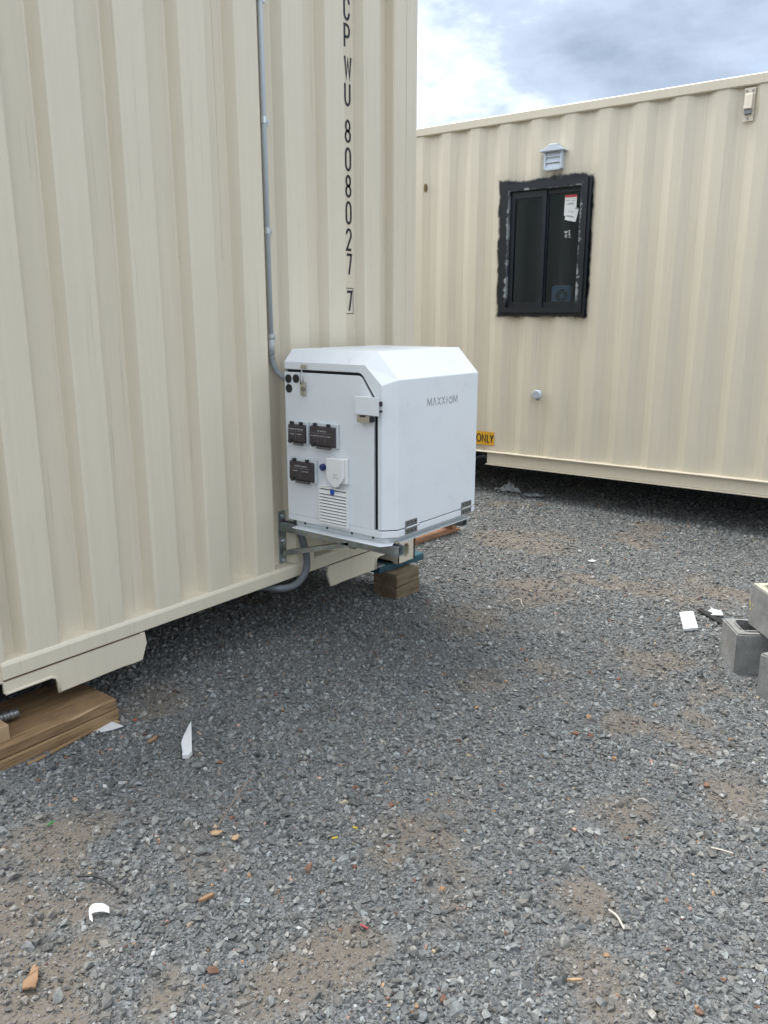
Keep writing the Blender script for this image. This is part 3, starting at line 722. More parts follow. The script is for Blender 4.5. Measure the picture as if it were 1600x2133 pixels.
b.add([(XI, *p) for p in ring] + [(XI, *p) for p in op] + [(XI + .012, *p) for p in op], [(i, i + 1, m + i + 1, m + i) for i in range(m - 1)] + [(m + i, m + i + 1, 2 * m + i + 1, 2 * m + i) for i in range(m - 1)])
b.add([(XI, YBK, 1.2965), (XI, YBK, 1.326), (XO, YBK, 1.376), (XR, YBK, 1.376), (XR, YBK, .694), (XI + .012, YBK, .694), (XI + .012, YBK, 1.2965)], [(0, 1, 2, 3, 4, 5, 6)])
bm_h = b.build('hood', 'white_powder', EN)
bev = bm_h.modifiers.new('bevel', 'BEVEL'); bev.width = .003; bev.segments = 2; bev.limit_method = 'ANGLE'; bev.angle_limit = R(20)
wl = bmesh.new(); wl.from_mesh(bm_h.data); bmesh.ops.remove_doubles(wl, verts=wl.verts, dist=1e-5); bmesh.ops.recalc_face_normals(wl, faces=wl.faces); wl.to_mesh(bm_h.data); wl.free()
MB().prism([(-.1, .668), (-.598, .668), (-.598, 1.245), (-.515, 1.318), (-.1, 1.318)], 0, -1.031, -1.0).build('gasket', 'gasket_black', EN)
MB().box(-1.0, -.44, -.10, -.636, .668, 1.25).build('inner_body', 'gasket_black', EN)
pn = [(YBK, .6895)] + [(YBK, 1.285), (-.486, 1.285), (-.497, 1.282), (-.506, 1.275), (-.556, 1.204), (-.560, 1.191), (-.5625, 1.176), (-.5625, .6895)]
PN = MB().prism(pn, 0, XI, XI + .012).build('side_panel', 'white_powder', EN, bevel=.0015)
MB().prism([(XI, YBK), (XI, -.602), (XO, -.645), (XR, -.645), (XR, YBK)], 2, .662, .689).build('base_tray', 'white_powder', EN, bevel=.0015)
# plinth with fixing flange
PL = MB().box(-1.028, -.45, -.125, -.612, .6375, .6615).build('plinth', 'white_grey_plastic', EN)
MB().prism([(-1.073, -.139), (-1.073, -.612), (-1.028, -.640), (-.972, -.612), (-.972, -.125)], 2, .634, .6372).build('flange', 'white_powder', PL, bevel=.001)
MB().prism([(-.97, -.640), (-.45, -.640), (-.45, -.600), (-.97, -.600)], 2, .634, .6372).build('flange', 'white_grey_plastic', PL)
for y in (-.175, -.30, -.435, -.545): MB().box(-1.0295, -1.0275, y - .005, y + .005, .647, .656).build('slot', 'black_plastic', PL)
# cable entry holes
for (y, z) in ((-.117, 1.258), (-.160, 1.260), (-.119, 1.219)):
    g_ = MB().cyl((XI - .003, y, z), 0, .0175, .004, 22).build('cable_gland', 'black_plastic', PN)
    for i in range(4): MB().box(XI - .0045, XI - .003, y - .012, y + .012, z - .012 + i * .007, z - .010 + i * .007).build('rib', 'gasket_black', PN)
# draw latch
LT = MB().box(XI - .012, XI - .0002, -.217, -.190, 1.195, 1.250).build('draw_latch', 'lock_metal', EN, bevel=.002)
MB().tube([(XI - .012, -.210, 1.245), (XI - .013, -.212, 1.275), (XI - .012, -.203, 1.296), (XI - .013, -.194, 1.275), (XI - .012, -.196, 1.245)], .0022, 8).build('wire_loop', 'bright_zinc', LT, smooth=True)
MB().box(XI - .008, XI - .0002, -.222, -.192, 1.303, 1.318).build('keeper', 'lock_metal', LT, bevel=.002)
MB().cyl((XI - .020, -.212, 1.222), 0, .009, .009, 14).build('lock_barrel', 'stainless', LT); MB().cyl((XI - .0145, -.196, 1.243), 0, .003, .003, 10).build('rivet', 'black_plastic', LT)
# lock shield with padlock body under it
SH = MB().box(XI - .034, XI - .030, -.612, -.499, 1.143, 1.212).build('lock_shield', 'white_powder', EN, bevel=.0012)
MB().box(XI - .0298, XI - .0005, -.572, -.512, 1.150, 1.205).build('shield_bracket', 'white_powder', SH)
for (z0, z1) in ((1.178, 1.196), (1.155, 1.163)): MB().box(XI - .020, XI - .008, -.5115, -.506, z0, z1).build('bracket_end', 'black_plastic', SH); MB().box(XI - .020, XI - .008, -.612, -.606, z0, z1).build('bracket_end', 'black_plastic', SH)
LK = MB().box(XI - .028, XI - .0005, -.562, -.502, 1.112, 1.142).build('hasp_lock', 'lock_metal', EN, bevel=.0015)
MB().box(XI - .0295, XI - .0282, -.544, -.518, 1.134, 1.141).build('key_slot', 'black_plastic', LK); MB().box(XI - .022, XI - .004, -.571, -.5625, 1.117, 1.134).build('barrel', 'black_plastic', LK)
# breaker covers
def breaker(y0, y1, z0, z1, title, cells):
    wdt = abs(y1 - y0)
    B = MB().box(XI - .014, XI - .0004, y0 + .006, y1 - .006, z0 - .002, z1).build('breaker_housing', 'white_grey_plastic', EN, bevel=.004, seg=2)
    C_ = MB().prism([(XI - .0145, z1 - .012), (XI - .025, z1 - .017), (XI - .028, z0 + .014), (XI - .022, z0 + .004), (XI - .0145, z0 + .004)], 1, y0, y1).build('smoked_cover', 'smoked_cover', EN, bevel=.002)
    C_['label'] = 'hinged dark cover with white lettering'
    for f in (.18, .72):
        y = y0 + (y1 - y0) * f; MB().box(XI - .024, XI - .0142, y - .008, y + .008, z1 - .013, z1 - .002).build('hinge', 'black_plastic', C_, bevel=.001)
    yl = y0 + (y1 - y0) * .16; yr = y0 + (y1 - y0) * .80
    MB().cyl((XI - .034, yl, z0 + .010), 0, .009, .011, 14).build('catch', 'black_plastic', C_)
    MB().box(XI - .027, XI - .0145, yl - .012, yr, z0 - .006, z0 + .0035).build('catch_bar', 'smoked_clear', C_, bevel=.001)
    def slope(z): return XI - .0254 - (.003) * (z1 - .017 - z) / (z1 - .017 - z0 - .014) - .0006
    def M(a, z): return (slope(z), a, z)
    yc = (y0 + y1) / 2; ww = wdt; zt = z1 - .032; zl = z1 - .040
    # the panel faces -X: to the viewer +y is on the left, so text runs towards -y
    text_mesh('lettering', title, .0085, lambda a, c: M(yc - a, zt + c), 'print_white', C_, sx=min(1., ww * .86 / (len(title) * .0050)))
    nC = len(cells); L_ = MB(); L_.ribbon([(yc + ww * .46, zl), (yc - ww * .40, zl)], .0009, M)
    for i, c in enumerate(cells):
        ycell = yc + ww * .44 - ww * .84 * (i + .5) / nC
        if i: 
            yb = yc + ww * .44 - ww * .84 * i / nC; L_.ribbon([(yb, zl), (yb, z0 + .020)], .0009, M)
        for r_, ln in enumerate(c.split('|')): text_mesh('lettering', ln, .0068, lambda a, cc: M(ycell - a, zl - .012 - r_ * .0085 + cc), 'print_white', C_, sx=min(.9, ww * .84 / nC * .9 / (len(ln) * .0042)))
    L_.build('label_line', 'line_grey', C_)
breaker(-.130, -.224, .998, 1.090, 'PV ARRAY DC ISOLATOR', ['PV ARRAY|1', 'PV ARRAY|2'])
breaker(-.252, -.385, .995, 1.093, 'AC SWITCH', ['AC OUTPUT|1', 'AC OUTPUT|2', 'AC INPUT'])
breaker(-.132, -.265, .840, .938, 'BATTERY SWITCH', ['DC INPUT', 'DC OUTPUT'])
KB = MB().cyl((XI - .016, -.303, .912), 0, .0125, .0155, 18, .0145).build('knob', 'blue_knob', EN, bevel=.002); MB().box(XI - .020, XI - .0165, -.317, -.303, .900, .909).build('pointer', 'blue_knob', KB)
# inlet cover
yc = -.388
shp = [(yc + .044, .958), (yc - .044, .958), (yc - .044, .885), (yc - .036, .868), (yc - .022, .856), (yc - .014, .846), (yc, .841), (yc + .014, .846), (yc + .022, .856), (yc + .036, .868), (yc + .044, .885)]
MB().box(XI - .018, XI - .0004, yc + .040, yc - .050, .857, .960).build('inlet_base', 'white_plastic', EN, bevel=.004, seg=2)
IN = MB().prism(shp, 0, XI - .032, XI - .0182).build('inlet_cover', 'white_plastic', EN, bevel=.003, seg=2)
for tx, z in (('INLET', .893), ('15A Max', .881)): text_mesh('lettering', tx, .0095, lambda a, c: (XI - .0325, yc - .004 - a, z + c), 'print_grey', IN)
# louvred fan filter
y0, y1, z0, z1 = -.282, -.438, .676, .834
b = MB(); t = .007
b.box(XI - .013, XI - .0004, y0, y0 - t, z0, z1); b.box(XI - .013, XI - .0004, y1 + t, y1, z0, z1); b.box(XI - .013, XI - .0004, y0 - t, y1 + t, z0, z0 + .010); b.box(XI - .013, XI - .0004, y0 - t, y1 + t, z1 - .008, z1)
GR = b.build('filter_grille', 'white_plastic', EN)
MB().box(XI - .0055, XI - .0005, y0 - t, y1 + t, z0 + .010, z1 - .008).build('slat_gap_shade', 'black_plastic', GR)  # black backing gives the slat gaps their shadow lines by colour
for i in range(10):
    z = z0 + .0135 + i * .01285; top = z + (.0085 if i < 9 else .016)
    MB().prism([(XI - .006, top), (XI - .0115, top - .001), (XI - .0150, z), (XI - .006, z)], 1, y0 - t, y1 + t).build('slat', 'white_plastic', GR)
MB().box(XI - .0195, XI - .0155, -.352, -.370, .808, .829).build('blue_tab', 'blue_plastic', GR)
# maker's lettering on the front face and its hinges
YF = -.6455
for ch, x, wd, h_ in (('M', -.808, .031, .033), ('A', -.770, .024, .033), ('X', -.737, .023, .033), ('X', -.706, .023, .033), ('I', -.675, .014, .033), ('@', -.655, .027, .033), ('M', -.622, .031, .033)):
    glyph('letter', ch, x, 1.158, wd, h_, .0023, lambda x, z: (x, YF - .0006, z), 'engraved', bm_h)
for xh in (-.912, -.503):
    HG = MB().box(xh - .038, xh + .038, YF - .0036, YF - .0002, .696, .719).build('hinge', 'stainless', EN)
    MB().box(xh - .038, xh + .038, YF - .0036, YF - .0002, .665, .688).build('hinge_leaf', 'stainless', HG); MB().tube([(xh - .040, YF - .006, .692), (xh + .046, YF - .006, .692)], .0042, 10).build('pin', 'bright_zinc', HG)
    for i in range(3):
        for z in (.709, .676): MB().cyl((xh - .026 + .026 * i, YF - .0052, z), 1, .0034, .0016, 8).build('screw', 'black_plastic', HG)

# ------------------------------------------------------------------ steel brackets
def bracket(x0, yend, label):
    T = thing('wall_bracket', label, 'bracket', (x0 + .02, REC, .41), group='channel brackets under the cabinet')
    x1 = x0 + .041; t = .0028; zt = .611; zb = .570
    MB().box(x0 - .006, x1 + .004, REC - .006, REC - .0002, .412, .657).build('wall_plate', 'galvanised', T, bevel=.001)
    b = MB(); b.prism([(x0, zt), (x0, zb), (x1, zb), (x1, zt), (x1 - .010, zt), (x1 - .010, zt - t), (x1 - t, zt - t), (x1 - t, zb + t), (x0 + t, zb + t), (x0 + t, zt - t), (x0 + .010, zt - t), (x0 + .010, zt)], 1, REC - .0062, yend)
    b.build('channel_arm', 'galvanised', T)
    b = MB(); b.add([(x0 + dx, y, z) for dx in (0, .036) for (y, z) in ((.03, .452), (.03, .476), (-.36, .585), (-.36, .567))], [(0, 1, 2, 3), (7, 6, 5, 4), (0, 4, 5, 1), (1, 5, 6, 2), (2, 6, 7, 3), (3, 7, 4, 0)]); b.build('brace', 'galvanised', T)
    MB().box(x0 + .002, x0 + .030, -.361, -.392, .560, .5695).build('brace_bolt', 'stainless', T)
    for z in (.633, .516, .424):
        W_ = MB().cyl((x0 + .02, REC - .009, z), 1, .013, .003, 16).build('washer', 'bright_zinc', T); MB().cyl((x0 + .02, REC - .017, z), 1, .0085, .008, 6).build('bolt', 'bright_zinc', W_)
bracket(-.965, -.622, 'near galvanised channel bracket with a diagonal brace under the cabinet')
bracket(-.402, -.565, 'far galvanised channel arm sticking out below the right end of the cabinet')

# ------------------------------------------------------------------ conduits
CT = thing('conduit', 'straight grey conduit clipped vertically up the container end wall', 'conduit', (-.990, REC - .013, 1.36))
xc, yc_ = -.988, REC - .0135
MB().tube([(xc, yc_, 1.40), (xc, yc_, 2.98)], .0102, 16).build('pipe', 'conduit_grey', CT, smooth=True)
MB().tube([(xc, yc_, 1.345), (xc, yc_, 1.418)], .0128, 16).build('coupling', 'conduit_grey', CT, smooth=True)
pth = catmull([(xc, yc_, 1.346), (xc + .003, yc_ - .004, 1.315), (xc + .012, yc_ - .020, 1.275), (-.962, -.025, 1.247), (-.93, -.055, 1.238), (-.88, -.080, 1.236)], 14)
MB().tube(pth, .0120, 14, rf=lambda i: .0120 + (.0010 if i % 2 else 0)).build('flexible_end', 'grey_pvc', CT)
for z in (2.700, 2.262, 1.846, 1.422):
    c = MB(); c.tube([(xc, yc_, z - .012), (xc, yc_, z + .012)], .0128, 16); CL = c.build('clip', 'bright_zinc', CT, smooth=False)
    MB().box(xc + .0115, xc + .034, REC - .006, REC - .0005, z - .013, z + .010).build('clip_tab', 'bright_zinc', CL); MB().cyl((xc + .025, REC - .013, z - .001), 1, .006, .007, 6).build('screw', 'bright_zinc', CL)
t_ = MB().tube(catmull([(-.935, -.03, 1.23), (-.955, -.040, 1.18), (-.958, -.040, 1.05), (-.955, -.035, .82), (-.945, -.03, .66)], 8), .016, 12).build('cable_duct', 'dark_pvc', smooth=True)
tag(t_, 'dark grey duct running down between the container wall and the back of the cabinet', 'duct')
t_ = MB().tube(catmull([(-.915, -.015, .640), (-.913, -.022, .58), (-.900, -.035, .52), (-.888, -.042, .455), (-.890, -.044, .395), (-.918, -.042, .352), (-.965, -.035, .326), (-1.02, -.005, .320), (-1.07, .06, .326), (-1.2, .2, .33), (-1.4, .45, .33)], 10), .0165, 14).build('flexible_hose', 'hose_grey', smooth=True)
tag(t_, 'thick smooth grey hose looping from below the cabinet under the container rail', 'hose')
pth = [Vector((-2.231, .028, .206)).lerp(Vector((-2.70, .11, .206)), i / 90) for i in range(91)]
t_ = MB().tube(pth, .018, 16, rf=lambda i: .0150 if i == 0 else (.0178 if (i // 2) % 2 == 0 else .0152)).build('armoured_conduit', 'stainless')
tag(t_, 'ribbed metal conduit end poking out below the container at the left edge', 'conduit')

# ------------------------------------------------------------------ timbers
def timber(name, cx, cy, z0, lx, ly, h, rz, m, label, group=None, bevel=.004, cat='timber'):
    b = MB()
    nx_ = 6
    b.box(-lx / 2, lx / 2, -ly / 2, ly / 2, 0, h)
    o = b.build(name, m, bevel=bevel, jitter=.0012); place(o, (cx, cy, z0), rz); return tag(o, label, cat, group)
z = .098
timber('timber_plank', -2.186, .044, z, .50, .300, .0395, R(1.6), 'timber_lower', 'lower brown plank on the gravel under the near container corner', 'planks under the near corner')
timber('timber_plank', -2.190, .047, z + .0412, .50, .298, .0400, R(.9), 'timber_x', 'upper brown plank with a splintered front edge under the near container corner', 'planks under the near corner')
b = MB(); b.tube([(-2.14, -.104, .172), (-2.09, -.106, .176), (-2.03, -.102, .179), (-1.99, -.100, .180)], [.001, .006, .004, .0008], 6); o = b.build('wood_splinter', 'timber_pale'); tag(o, 'pale torn splinter along the front edge of the upper plank', 'splinter')
b = MB(); b.box(-2.43, -2.315, -.08, -.02, .1795, .235); o = b.build('timber_offcut', 'timber_pale', bevel=.003); tag(o, 'short timber offcut standing on the planks at the left edge', 'offcut')
timber('timber_block', -.104, .034, .034, .200, .165, .0725, R(-3), 'weathered_x', 'lower weathered timber block under the corner casting', 'blocks under the right corner casting')
timber('timber_block', -.103, .037, .1073, .197, .163, .0715, R(-1), 'weathered_x', 'upper weathered timber block directly under the teal board', 'blocks under the right corner casting')
timber('teal_board', -.066, .078, .1795, .372, .112, .0390, R(-4), 'teal_timber', 'teal painted board wedged beneath the right corner casting', cat='board')
o = MB().box(-.300, -.215, .03, .11, .2195, .228).build('shim', 'concrete', bevel=.001); tag(o, 'thin grey shim lying on the teal board inside the notch', 'shim')
# pallet behind the cabinet
PG = G(.95, .9)
PT = thing('pallet', 'brown wooden pallet lying on the gravel behind the cabinet', 'pallet', (.80, 1.0, PG), R(-4), org=(0, 0, 0))
for y in (-.46, -.05, .36): MB().box(-.5, .5, y, y + .10, .003, .020).build('bottom_board', 'pallet_wood', PT, bevel=.001)
for x in (-.47, -.02, .43): MB().box(x, x + .045, -.45, .45, .0205, .104).build('stringer', 'pallet_wood', PT, bevel=.001)
for i in range(6): MB().box(-.5, .5, -.46 + i * .165, -.37 + i * .165, .1045, .121).build('deck_board', 'pallet_wood', PT, bevel=.001)

# ------------------------------------------------------------------ concrete blocks
def cmu(label, loc, dx, m, marks=(), top='concrete'):
    """hollow block 390 x 190 x 190; origin at one corner, length along local x, depth along +y"""
    rz = math.atan2(dx[1], dx[0])
    T = thing('concrete_block', label, 'concrete block', loc, rz, org=(0, 0, 0), group='stacked hollow concrete blocks')
    L_, D_, H_ = .39, .19, .19; w_ = .034
    bm = bmesh.new()
    def hole(x0, x1):
        r = .022; P = []
        for (cx, cy, a0) in ((x1 - r, D_ - w_ - r, 0), (x0 + r, D_ - w_ - r, 90), (x0 + r, w_ + r, 180), (x1 - r, w_ + r, 270)):
            P += [(cx + r * math.cos(R(a0 + a)), cy + r * math.sin(R(a0 + a))) for a in (0, 30, 60, 90)]
        return P
    loops = [[(0, 0), (L_ / 2, 0), (L_, 0), (L_, D_), (L_ / 2, D_), (0, D_)]]
    b = MB()
    for x0, x1, ox0, ox1 in ((.034, .178, 0, L_ / 2), (.212, .356, L_ / 2, L_)):
        hp = hole(x0, x1); k = len(hp); cx, cy = (ox0 + ox1) / 2, D_ / 2
        rg = []
        for (x, y) in hp:
            ddx, ddy = x - cx, y - cy; t = min((L_ / 4) / max(abs(ddx), 1e-9), (D_ / 2) / max(abs(ddy), 1e-9)); rg.append((cx + ddx * t, cy + ddy * t))
        # make sure ring includes the corners by snapping the diagonal samples
        for c_ in ((ox0, 0), (ox0, D_), (ox1, 0), (ox1, D_)):
            j = min(range(k), key=lambda i: (rg[i][0] - c_[0]) ** 2 + (rg[i][1] - c_[1]) ** 2); rg[j] = c_
        for z_ in (0, H_):
            b.add([(x, y, z_) for x, y in hp] + [(x, y, z_) for x, y in rg], [(i, (i + 1) % k, k + (i + 1) % k, k + i) for i in range(k)])
        b.add([(x, y, 0) for x, y in hp] + [(x, y, H_) for x, y in hp], [(i, (i + 1) % k, k + (i + 1) % k, k + i) for i in range(k)])
        for i in range(k):
            p, q_ = rg[i], rg[(i + 1) % k]
            if abs(p[0] - q_[0]) < 1e-6 and abs(p[0] - L_ / 2) < 1e-6: continue
            b.add([(*p, 0), (*q_, 0), (*q_, H_), (*p, H_)], [(0, 1, 2, 3)])
    o = b.build('block_body', m, T)
    t_ = bmesh.new(); t_.from_mesh(o.data); bmesh.ops.remove_doubles(t_, verts=t_.verts, dist=1e-5)
    ed = [e for e in t_.edges if len(e.link_faces) == 2 and e.calc_face_angle(0) > R(60)]
    bmesh.ops.bevel(t_, geom=ed, offset=.006, segments=2, affect='EDGES', clamp_overlap=True)
    for v in t_.verts: v.co += Vector((random.gauss(0, 1), random.gauss(0, 1), random.gauss(0, 1))) * .0009
    bmesh.ops.recalc_face_normals(t_, faces=t_.faces); t_.to_mesh(o.data); t_.free()
    for (vs_, mm) in marks: MB().add(vs_, [(0, 1, 2, 3)]).build('paint_fleck', mm, T)
    return T
# middle block: end face towards the upper left, long face to the camera; local x along (.56,-.83), local y along (.83,.56)
fl = lambda y, z, w_, h_: [(-.0012, y, z), (-.0012, y + w_, z), (-.0012, y + w_, z + h_), (-.0012, y, z + h_)]
cmu('grey concrete block on the ground with its open core visible, beneath another block', (.049, -1.686, G(.1, -1.75) - .004), (.56, -.83), 'concrete', [(fl(.095, .115, .004, .016), 'orange_paint'), (fl(.090, .10, .003, .010), 'orange_paint')])
fx = lambda x, z, w_, h_: [(x, -.0012, z), (x + w_, -.0012, z), (x + w_, -.0012, z + h_), (x, -.0012, z + h_)]
# upper block: long face to the camera runs from its far corner towards the right edge of the frame
import itertools
TB = (.20, -1.685); da = (-.77, -.63); L_ = .39
st = (TB[0] + .63 * .19, TB[1] - .77 * .19)
cmu('top concrete block of the stack, yellowed above with yellow paint flecks', (TB[0], TB[1], G(.1, -1.75) + .188), da, 'concrete_yellowed',
    [(fx(.006, .085, .008, .022), 'yellow_paint'), (fx(.030, .088, .004, .018), 'yellow_paint'), (fx(.012, .07, .010, .010), 'yellow_paint')])
cmu('concrete block cut off by the right edge of the picture, nearest the camera', (-.105, -1.81, G(-.1, -1.9) - .004), (-.45, -.9), 'concrete')

# ------------------------------------------------------------------ litter
def flat(name, pts, h, m, label, cat, lift=.004, group=None, bend=0.):
    zc = G(sum(p[0] for p in pts) / len(pts), sum(p[1] for p in pts) / len(pts)) + lift
    b = MB().prism(pts, 2, zc, zc + h); o = b.build(name, m, bevel=min(.001, h * .3)); return tag(o, label, cat, group)
o = flat('trim_offcut', [(-1.787, -.318), (-1.797, -.331), (-1.915, -.482), (-1.938, -.494), (-1.952, -.478), (-1.938, -.462), (-1.905, -.412), (-1.868, -.378), (-1.825, -.345)], .016, 'litter_white', 'long white broken trim splinter lying near the wooden planks', 'offcut', .008)
o = flat('white_board', [(.62, -1.267), (.685, -1.316), (.466, -1.409), (.402, -1.359)], .014, 'litter_white', 'short white board lying on the gravel left of the concrete blocks', 'board', .012)
for i, (a, c) in enumerate((((.775, -1.325), (.60, -1.545)), ((.757, -1.322), (.585, -1.530)))):
    z = G(.68, -1.42) + .012
    dx = Vector((c[0] - a[0], c[1] - a[1], 0)).normalized(); nn = Vector((-dx.y, dx.x, 0)) * .008
    b = MB(); A = Vector((*a, z)); C_ = Vector((*c, z)); b.prism([(p.x, p.y) for p in (A - nn, A + nn, C_ + nn, C_ - nn)], 2, z, z + .009)
    o = b.build('plastic_strip', 'litter_black', bevel=.001); tag(o, ('far' if i == 0 else 'near') + ' of the two thin black strips lying beside the concrete blocks', 'strip', 'black strips by the blocks')
flat('paper_scrap', [(.80, -1.375), (.755, -1.372), (.735, -1.405), (.70, -1.40), (.735, -1.455), (.795, -1.43)], .004, 'litter_white', 'white scrap lying across the black strips by the blocks', 'scrap', .022)
flat('card_scrap', [(-2.06, -.118), (-1.965, -.100), (-1.958, -.160), (-2.0, -.150)], .004, 'litter_white', 'white pointed scrap sticking out from under the plank end', 'scrap', .006)
b = MB(); b.box(-2.06, -1.945, -.12, -.085, .094, .100); o = b.build('ply_sliver', 'timber_pale'); tag(o, 'thin ply sliver under the right end of the planks', 'sliver')
flat('lath', [(-2.30, -.150), (-2.05, -.118), (-2.05, -.106), (-2.30, -.135)], .006, 'timber_lower', 'thin brown lath along the front of the planks', 'lath', .006)
z = G(-2.53, -.9)
b = MB(); pts = catmull([(-2.553, -.908, z + .008), (-2.552, -.892, z + .014), (-2.538, -.888, z + .018), (-2.521, -.903, z + .017), (-2.514, -.918, z + .013)], 5)
for i in range(len(pts)): pass
vsx = []
for i, p in enumerate(pts):
    wv = .005 + .004 * math.sin(i / len(pts) * 3.1); vsx += [(p.x - wv * .6, p.y - wv, p.z - .004), (p.x + wv * .6, p.y + wv, p.z + .003), (p.x + wv * .6, p.y + wv, p.z + .005), (p.x - wv * .6, p.y - wv, p.z - .002)]
fs_ = []
for i in range(len(pts) - 1):
    for j in range(4): fs_.append((4 * i + j, 4 * i + (j + 1) % 4, 4 * i + 4 + (j + 1) % 4, 4 * i + 4 + j))
fs_ += [(3, 2, 1, 0), tuple(4 * (len(pts) - 1) + j for j in range(4))]
o = b.add(vsx, fs_).build('curled_scrap', 'litter_white', smooth=False); tag(o, 'curled white plastic scrap lying on dirt at lower left', 'scrap')
def chip(name, a, c, wd, h, m, label, cat='wood chip', lift=.010):
    A = Vector((a[0], a[1], G(*a) + lift)); C_ = Vector((c[0], c[1], G(*c) + lift)); d = (C_ - A); nn = Vector((-d.y, d.x, 0)).normalized() * wd
    up = Vector((0, 0, h)); ts = (0, .12, .35, .6, .82, 1); ws = (.25, .8, 1., .85, .95, .15); vs_ = []
    for t, ww in zip(ts, ws):
        p = A + d * t; j = random.uniform(-.15, .15)
        vs_ += [p - nn * (ww + j), p + nn * (ww - j), p + nn * (ww - j) * .8 + up, p - nn * (ww + j) * .8 + up * .8]
    fs_ = [(4 * i + j, 4 * i + (j + 1) % 4, 4 * i + 4 + (j + 1) % 4, 4 * i + 4 + j) for i in range(len(ts) - 1) for j in range(4)] + [(3, 2, 1, 0), tuple(4 * (len(ts) - 1) + j for j in range(4))]
    o = MB().add(vs_, fs_).build(name, m); return tag(o, label, cat)
def shard(cx, cy, pts, h, m, label, lift=.011, cat='wood chip'):
    return flat('wood_chip', [(cx + .616 * r + .788 * f, cy - .788 * r + .616 * f) for r, f in pts], h, m, label, cat, lift)
shard(-2.737, -.970, [(-.012, .030), (-.006, .038), (-.003, .026), (.003, .030), (.008, .012), (.015, -.004), (.018, -.026), (.006, -.027), (-.008, -.031), (-.014, -.012), (-.010, .006)], .006, 'chip_wood', 'jagged brown wood chip at the lower left corner')
shard(-2.150, -.878, [(-.018, .004), (-.008, .012), (.006, .010), (.019, .013), (.015, .001), (.006, -.009), (-.010, -.008)], .004, 'timber_pale', 'pale wood chip at the lower end of the thin wire')
shard(-2.130, -.935, [(-.010, .008), (.002, .014), (.011, .012), (.009, -.004), (.001, -.010), (-.008, -.006)], .004, 'timber_pale', 'pale tan chip just right of the chip by the wire')
chip('wood_chip', (-2.354, -1.055), (-2.312, -1.063), .005, .008, 'chip_wood', 'narrow reddish wood chip below the middle left dirt patch')
chip('wood_chip', (-1.968, -.316), (-1.922, -.304), .006, .006, 'chip_wood', 'small brown wood chip between the planks and the white trim splinter')
chip('wood_chip', (-1.985, -1.865), (-1.962, -1.892), .003, .006, 'timber_pale', 'slim pale stick left of the lower right straw', 'stick')
def rod(name, pts, r, m, label, cat, lift=.012):
    b = MB().tube(catmull([(x, y, G(x, y) + lift + dz_) for x, y, dz_ in pts], 6), r, 6); return tag(b.build(name, m, smooth=True), label, cat)
rod('wire', [(-1.907, -.767, .02), (-1.99, -.805, .028), (-2.07, -.838, .016), (-2.153, -.872, .0)], .0018, 'twig_brown', 'long thin brown wire lying on the gravel at middle left', 'wire')
rod('straw', [(-1.715, -1.850, 0), (-1.73, -1.878, .006), (-1.752, -1.905, 0)], .0028, 'straw', 'pale bent straw in the lower right gravel', 'straw')
rod('straw', [(-1.28, -1.972, 0), (-1.277, -2.0, .003), (-1.268, -2.03, 0)], .0022, 'straw', 'thin pale straw near the right edge of the foreground', 'straw')
rod('black_cable', [(-2.495, -.75, .0), (-2.470, -.79, .006), (-2.462, -.83, .006), (-2.456, -.867, 0)], .0030, 'litter_black', 'short black cable piece in the dirt at lower left', 'cable')
rod('wire_loop', [(.19, -.515, 0), (.22, -.53, .01), (.215, -.56, .012), (.19, -.575, .006), (.165, -.60, 0)], .002, 'straw', 'small pale curled wire on the gravel right of the cabinet', 'wire')
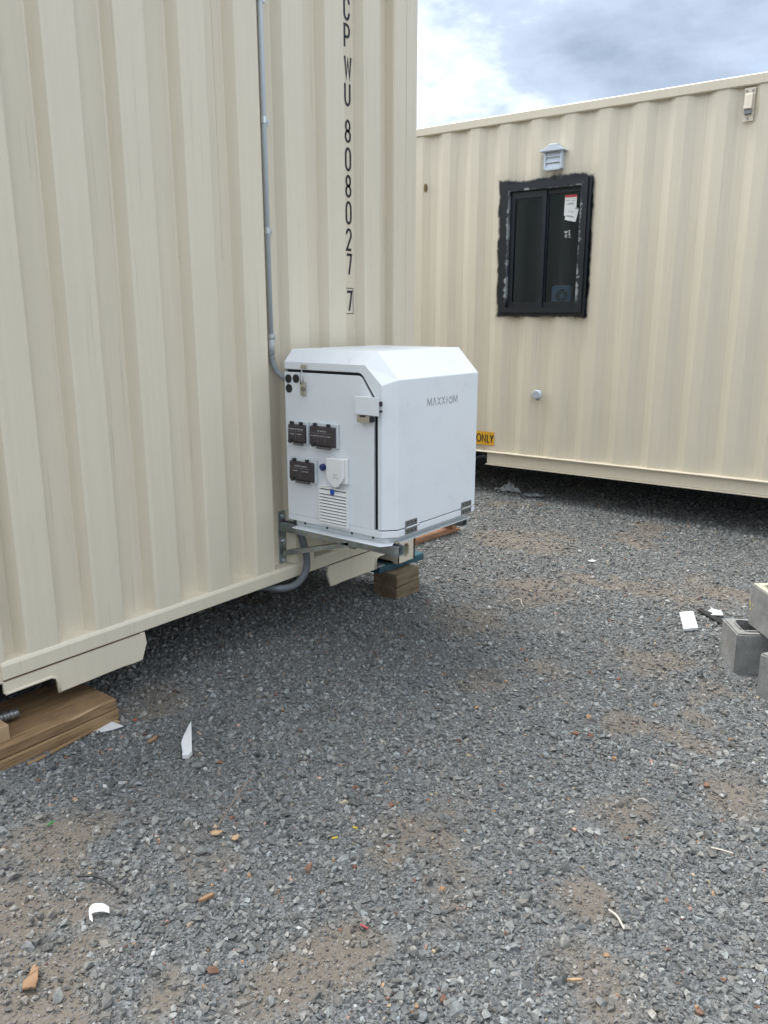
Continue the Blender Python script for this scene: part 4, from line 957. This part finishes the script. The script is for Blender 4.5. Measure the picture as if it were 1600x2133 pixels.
for (x, y, a, L2, m, label) in ((-2.425, -.500, 1.0, .010, 'plastic_green', 'tiny green plastic sleeve on the left gravel'), (-1.951, -1.147, .1, .0085, 'plastic_yellow', 'yellow cable sleeve, lower of the two near the middle'),
                              (-1.877, -1.159, -.6, .0075, 'plastic_yellow', 'yellow cable sleeve, upper of the two near the middle'), (-2.155, -1.421, -.7, .012, 'plastic_red', 'small red plastic tube in the foreground dirt')):
    z = G(x, y) + .014; o = MB().tube([(x - L2 * math.cos(a - .91), y - L2 * math.sin(a - .91), z), (x + L2 * math.cos(a - .91), y + L2 * math.sin(a - .91), z + .003)], .0026, 10).build('cable_sleeve', m, smooth=False); tag(o, label, 'cable sleeve', 'bits of coloured cable sleeve')
o = MB().cyl((-1.903, -.150, G(-1.903, -.15) + .010), 2, .006, .003, 12).build('orange_disc', 'plastic_orange'); tag(o, 'tiny orange-red plastic disc right of the planks', 'disc')
# crumpled plastic film under the far container
def film(name, cx, cy, sx, sy, rz, hmax, m, label, seed):
    rr = random.Random(seed); k = 9; b = MB(); vs_ = []
    for layer in (0, 1):
        for i in range(k):
            for j in range(k):
                u_, v_ = i / (k - 1) - .5, j / (k - 1) - .5; e = 1 - .35 * abs(math.sin(3 * u_ + seed)) * abs(v_) * 2
                x = u_ * sx * e; y = v_ * sy * (1 - .4 * abs(math.sin(2.3 * u_ + 1 + seed))); X_ = cx + x * math.cos(rz) - y * math.sin(rz); Y_ = cy + x * math.sin(rz) + y * math.cos(rz)
                if layer == 0: hh = rr.random() ** 2 * hmax * (1.3 - 2 * max(abs(u_), abs(v_)))
                else: hh = vs_[i * k + j][2] - G(X_, Y_) - .012 + .0012
                vs_.append((X_, Y_, G(X_, Y_) + .012 + hh))
    n_ = k * k; fs_ = [(i * k + j, i * k + j + 1, (i + 1) * k + j + 1, (i + 1) * k + j) for i in range(k - 1) for j in range(k - 1)]; fs_ += [tuple(n_ + q_ for q_ in f[::-1]) for f in fs_]
    o = MB().add(vs_, fs_).build(name, m); return tag(o, label, 'plastic sheet')
film('plastic_sheet', 2.90, 1.02, .14, .26, R(10), .085, 'litter_plastic', 'crumpled grey sheet standing up at the far container edge', 3)
film('plastic_sheet', 2.86, .74, .12, .22, R(30), .025, 'litter_plastic', 'flat pale plastic sheet, right of the crumpled grey sheet', 5)
flat('paper_scrap', [(1.20, -.50), (1.245, -.51), (1.24, -.545), (1.205, -.535)], .003, 'litter_white', 'small white scrap on the open gravel in the middle distance', 'scrap', .014)
